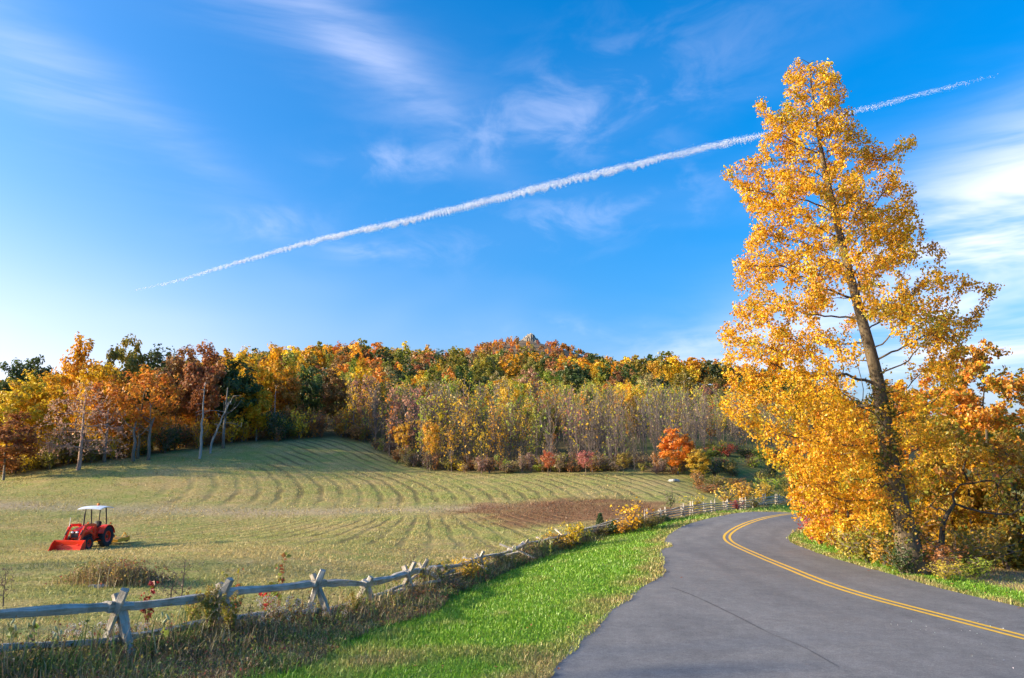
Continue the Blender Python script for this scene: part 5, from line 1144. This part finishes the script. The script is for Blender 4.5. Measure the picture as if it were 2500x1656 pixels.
# ------------------------------------------------------------------ grass, weeds, stubble, fallen leaves
def blades(P, H, Wd, lean, col, simple=False):
    """one curved blade per point: two quads narrowing to the tip"""
    n = len(P); a = rng.random(n)*6.283; d = np.column_stack([np.cos(a), np.sin(a), np.zeros(n)]); s = np.column_stack([-np.sin(a+rng.normal(0, .6, n)), np.cos(a), np.zeros(n)])
    H = H[:, None]; W = Wd[:, None]; ln = lean[:, None]; m = P+d*ln*H*.3+np.array([0, 0, 1])*H*.6; t = P+d*ln*H+np.array([0, 0, 1])*H*(1-.25*ln)
    if simple: return np.stack([P-s*W, P+s*W, t+s*W*.15, t-s*W*.15], 1).reshape(-1, 3), np.arange(4*n).reshape(n, 4), np.repeat(np.clip(col, 0, 1), 4, axis=0)
    V = np.stack([P-s*W, P+s*W, m+s*W*.7, m-s*W*.7, t+s*W*.1, t-s*W*.1], 1).reshape(-1, 3); i = np.arange(n)[:, None]*6
    F = np.concatenate([i+np.array([0, 1, 2, 3]), i+np.array([3, 2, 4, 5])], 0)
    return V, F, np.repeat(np.clip(col, 0, 1), 6, axis=0)
def masks(x, y):
    dF, sF = pdist(x, y, all_fence); dL, sL = pdist(x, y, [tuple(p) for p in left_edge[::2]]); dR, sR = pdist(x, y, [tuple(p) for p in right_edge[::3]]); return dF*sF, dL*sL, dR*sR
def scatter(n, x0, x1, y0, y1):
    Y = y0*(y1/y0)**rng.random(n); px = rng.uniform(-80, 2580, n); X = (px-1250)/FPX*Y*1.04; k = (X > x0) & (X < x1); return X[k], Y[k]
def mixc(a, b, t): return np.array(a)*(1-t[:, None])+np.array(b)*t[:, None]
def grass():
    X, Y = scatter(600000, -14, 24, 13.5, 75); sd, sl, sr = masks(X, Y); jig = (vnoise(X, Y, 1.6, 3)-.5)
    ok = ((sd+jig*1.0 > weed_w(Y)*.85) & (sl < .10+jig*.4)) | ((sr > -.05+jig*.2) & (sr < 2.3+jig*1.5)) | ((sr > 2) & (sr < 12) & (rng.random(len(X)) < .35)); X, Y, sl, sr, sd = X[ok], Y[ok], sl[ok], sr[ok], sd[ok]; n = len(X); print('grass', n)
    edge = np.where(sr > -.3, sstep(1.1, .1, sr), sstep(1.55, .15, -sl)); ns = vnoise(X, Y, 1.3, 3, 2.2); nb = vnoise(X, Y, 4.5, 2, 6.1)
    dry = np.clip(edge*.95+(ns-.66)*1.8+sstep(.74, .84, nb)*.4+sstep(26, 46, Y)*.25+sstep(2.0, .9, sd/weed_w(Y))*.3+sstep(1.9, 3.0, sr)*1.2, 0, 1)*(.5+.8*rng.random(n)); dry = np.clip(dry, 0, 1)
    col = mixc((.11, .30, .015), (.26, .40, .04), rng.random(n)); col = col*(1-dry[:, None])+mixc((.52, .40, .15), (.30, .22, .10), rng.random(n))*dry[:, None]; col *= (.7+.6*rng.random((n, 1)))
    H = (.035+.07*rng.random(n)+.11*np.clip(ns-.35, 0, 1)+.10*(rng.random(n) < .03))*(1+.5*sstep(1.8, .8, sd/weed_w(Y)))*(.75+.012*Y); V, F, C = blades(np.column_stack([X, Y, height(X, Y)-.012]), H, .0035+.00026*Y*(1+rng.random(n)), rng.uniform(.1, .9, n), col)
    tag(link('verge_grass', np_mesh('verge_grass', V, F, [BLADE], col=C)), 'bright green mown grass verge fading to straw along the asphalt', 'grass', kind='stuff')
grass()
def stubble():
    X, Y = scatter(170000, -75, 12, 15, 100); sd, sl, sr = masks(X, Y); px = 1250+X/Y*FPX; ok = (sd < .3) & (Y < np.interp(px, EDGE[:, 0], EDGE[:, 1])-1); X, Y = X[ok], Y[ok]; n = len(X); print('stubble', n)
    g = np.clip(vnoise(X, Y, 5, 3, 1.1)*1.6-.45, 0, 1); col = mixc((.52, .40, .165), (.29, .32, .085), g); br = sstep(1.25, .6, (vnoise(X, Y, 2.5, 3)-.5)*1.0+np.hypot((X-6.5)/10.5, (Y-65.5+.12*(X-5))/8.5)); col = col*(1-br[:, None])+np.array((.25, .115, .06))*br[:, None]; gU = X+.40*Y+.006*(X+14)**2+.011*(Y-88)**2; gL = (X+9)/(1-.028*(Y-50)); edg = np.interp(1250+X/Y*FPX, EDGE[:, 0], EDGE[:, 1])
    row = np.where((Y > 74) & (Y < edg-2) & (X > -40), np.sin(gU*6.283/1.9), np.where((Y > 47) & (Y < 64) & (X > -28), np.sin(gL*6.283/1.75), -1)); kp = rng.random(n) > sstep(.3, .95, row)*.85
    col = col[kp]; X = X[kp]; Y = Y[kp]; n = len(X); col *= (.68+.5*rng.random((n, 1)))
    V, F, C = blades(np.column_stack([X, Y, height(X, Y)-.02]), .05+.08*rng.random(n)+.0008*Y, .006+.0005*Y, rng.uniform(.3, 1.3, n), col, True)
    tag(link('field_stubble', np_mesh('field_stubble', V, F, [BLADE], col=C)), 'straw coloured mown stubble across the field', 'stubble', kind='stuff')
stubble()
def weeds():
    Y = 13.5*(56/13.5)**rng.random(60000); fx = np.interp(Y, [p[1] for p in fence_line+far_line[:2]], [p[0] for p in fence_line+far_line[:2]])
    off = np.where(rng.random(len(Y)) < .35, rng.normal(0, .45, len(Y)), rng.random(len(Y))*weed_w(Y)*1.02); X = fx+off; n = len(X)
    k = vnoise(X, Y, .9, 3, 3.0); k2 = vnoise(X, Y, .35, 2, 7.0); pal = np.array([(.22, .16, .08), (.38, .29, .15), (.13, .20, .045), (.21, .27, .06), (.30, .19, .09), (.50, .40, .21)])
    pick = np.where(k > .55, rng.choice([2, 3, 2, 1], n), np.where(k2 > .5, rng.choice([0, 1, 4], n), rng.choice([1, 5, 0, 3], n))); col = pal[pick]*(.6+.8*rng.random((n, 1)))
    H = (.16+.42*rng.random(n)**1.6*(.5+k))*np.where(off < 0, np.exp(-(off/.7)**2), .45+.55*np.exp(-(off/(weed_w(Y)*.6))**2)); tall = rng.random(n) < .13; H = np.where(tall & (off < 1.8), H*2.1, H*1.1)
    V, F, C = blades(np.column_stack([X, Y, height(X, Y)-.02]), H, .0045+.00028*Y+.003*rng.random(n), rng.uniform(.05, .8, n), col)
    o = tag(link('fence_weeds', np_mesh('fence_weeds', V, F, [BLADE], col=C)), 'tangled brown and green weeds growing along the near fence', 'weeds', kind='stuff')
    m = 52000; i = rng.integers(0, n, m); P = np.column_stack([X[i], Y[i], height(X[i], Y[i])])+rng.normal(0, .04, (m, 3)); P[:, 2] += H[i]*rng.uniform(.2, 1, m)
    VL, FL, CL = leaves(P, m, .03, .05, None, 0, [(3, (.15, .19, .04)), (2, (.22, .20, .05)), (2, (.22, .12, .06)), (1, (.40, .30, .06)), (.5, (.35, .08, .06))], 0, .35)
    tag(link('weed_leaves', np_mesh('weed_leaves', VL, FL, [LEAF], col=CL)), 'small green and russet leaves of the weeds along the near fence', 'weeds', kind='stuff')
weeds()
def brush():
    g = ground(275, 30.2); e = empty('brush_clump', g, 0, 'overgrown clump of brown brush and brambles in the field before the tractor', 'brush'); n = 3000
    X = rng.normal(0, .85, n); X = np.clip(X, -1.9, 1.9); Y = rng.normal(0, .5, n); H = (.75+.35*vnoise(X*3, Y*3, 1, 2, 4))*np.exp(-(X/1.8)**4)*(.2+.8*rng.random(n)**1.3); pal = np.array([(.36, .27, .14), (.52, .41, .23), (.27, .24, .10), (.32, .19, .10)])
    Z = height(g.x+X, g.y+Y)-g.z; V, F, C = blades(np.column_stack([X, Y, Z-.03]), H, .008+.006*rng.random(n), rng.uniform(.05, .6, n), pal[rng.integers(0, 4, n)]*(.6+.7*rng.random((n, 1)))); link('dry_stem', np_mesh('dry_stem', V, F, [BLADE], col=C), e)
    i = rng.integers(0, n, 4200); P = np.column_stack([X, Y, Z+H*rng.uniform(.4, 1.0, n)])[i]; VL, FL, CL = leaves(P, 4200, .14, .065, None, .1, [(2, (.30, .22, .06)), (2, (.19, .19, .05)), (1.5, (.30, .11, .06)), (1, (.44, .31, .07))], 0, .3); link('foliage', np_mesh('foliage', VL, FL, [LEAF], col=CL), e)
brush()
def fallen():
    X, Y = scatter(9000, -8, 22, 14, 50); sd, sl, sr = masks(X, Y); onr = (sl > 0) & (sr < 0); pr = np.where(onr, np.where((sl < .4) | (sr > -.5), .10, .0012), np.where(sl > -2.2, .10, .035)); pr = np.where(sr > 0, .22, pr); pr = np.where(sd < 1, 0, pr); k = rng.random(len(X)) < pr; X, Y = X[k], Y[k]
    P = np.column_stack([X, Y, height(X, Y)+np.where(onr[k], .03, .075)]); VL, FL, CL = leaves(P, len(P), .001, .085, None, 0, [(3, (.30, .12, .06)), (2, (.38, .20, .10)), (1, (.50, .30, .08))], 0, .2)
    Q = VL.reshape(-1, 4, 3); c = Q.mean(1, keepdims=True); Q = c+(Q-c)*np.array([1, 1, .35]); print('fallen', len(P))
    tag(link('fallen_leaves', np_mesh('fallen_leaves', Q.reshape(-1, 3), FL, [LEAF], col=CL)), 'brown fallen leaves scattered on the verge and road edge', 'leaves', kind='stuff')
    X, Y = rng.uniform(9.2, 12.5, 60), rng.uniform(15, 21, 60); P = np.column_stack([X, Y, height(X, Y)+.022]); VL, FL, CL = leaves(P, 60, .01, .022, None, 0, [(1, (.62, .62, .60))], 0, .2); tag(link('road_grit', np_mesh('road_grit', VL, FL, [LEAF], col=CL)), 'pale gravel specks on the asphalt', 'gravel', kind='stuff')
fallen()
# ------------------------------------------------------------------ contrail: a long rope of tiny ice-cloud flecks high behind the hill
def contrail():
    pts = np.array([(300, 716), (420, 690), (520, 660), (640, 625), (760, 592), (880, 565), (1000, 540), (1100, 515), (1250, 478), (1400, 440), (1550, 405), (1700, 368), (1850, 335), (2000, 298), (2150, 258), (2300, 218), (2440, 183)], float)
    C = catmull(pts, 20); s = np.concatenate([[0], np.cumsum(np.linalg.norm(np.diff(C, axis=0), axis=1))]); L = s[-1]; n = 270000; u = rng.random(n)*L
    wd = np.interp(u, [0, 150, 500, 950, 1500, 1900, 2150, L], [6, 7, 12, 18, 16, 13, 9, 6]); den = np.interp(u, [0, 90, 300, 650, 1000, 1600, 1750, 2000, 2150, L], [.0, .04, .18, .42, .52, .42, .20, .10, .03, .0])
    px = np.interp(u, s, C[:, 0]); py = np.interp(u, s, C[:, 1]); T = np.gradient(C, axis=0); T /= np.linalg.norm(T, axis=1)[:, None]; tx = np.interp(u, s, T[:, 0]); ty = np.interp(u, s, T[:, 1])
    per = 17+3*np.sin(u*.011); ph = u/per+.35*np.sin(u*.031)+.3*np.sin(u*.0173); tuft = np.abs(np.sin(ph*math.pi)); v = rng.random(n)       # 0 top edge .. 1 hanging tufts
    reach = .55+.45*tuft**1.3*(.1+1.3*vnoise(u, u*0, 22, 2)); keep = (v < reach) & (rng.random(n) < den*(.45+.55*vnoise(u, v*60, 9, 2)+.25*(v > .45)))
    lump = (vnoise(u, u*0+5, 30, 2)-.5)*.25; off = (v-.5+lump)*wd; off = off+rng.normal(0, .17, n)*wd; px = px-ty*off; py = py+tx*off; px, py, u, wd = px[keep], py[keep], u[keep], wd[keep]; n = len(px)
    D = 5200+(px-1250)*.5+rng.normal(0, 1, n)*wd*1.0; dx = (px-1250)/FPX; dv = (828-py)/FPX; k = D/(CP_-dv*SP_); P = np.column_stack([dx*k, D, CZ+(SP_+dv*CP_)*k])
    VL, FL, CL = leaves(P, n, 1.0, 3.1, None, 0, [(1, (.9, .9, .9))], 0, .05); print('contrail', n)
    o = P.mean(0); tag(link('contrail', np_mesh('contrail', VL-o, FL, [LEAF], col=CL), None, o), 'white ribbed aircraft contrail crossing the blue sky diagonally', 'contrail')
contrail()
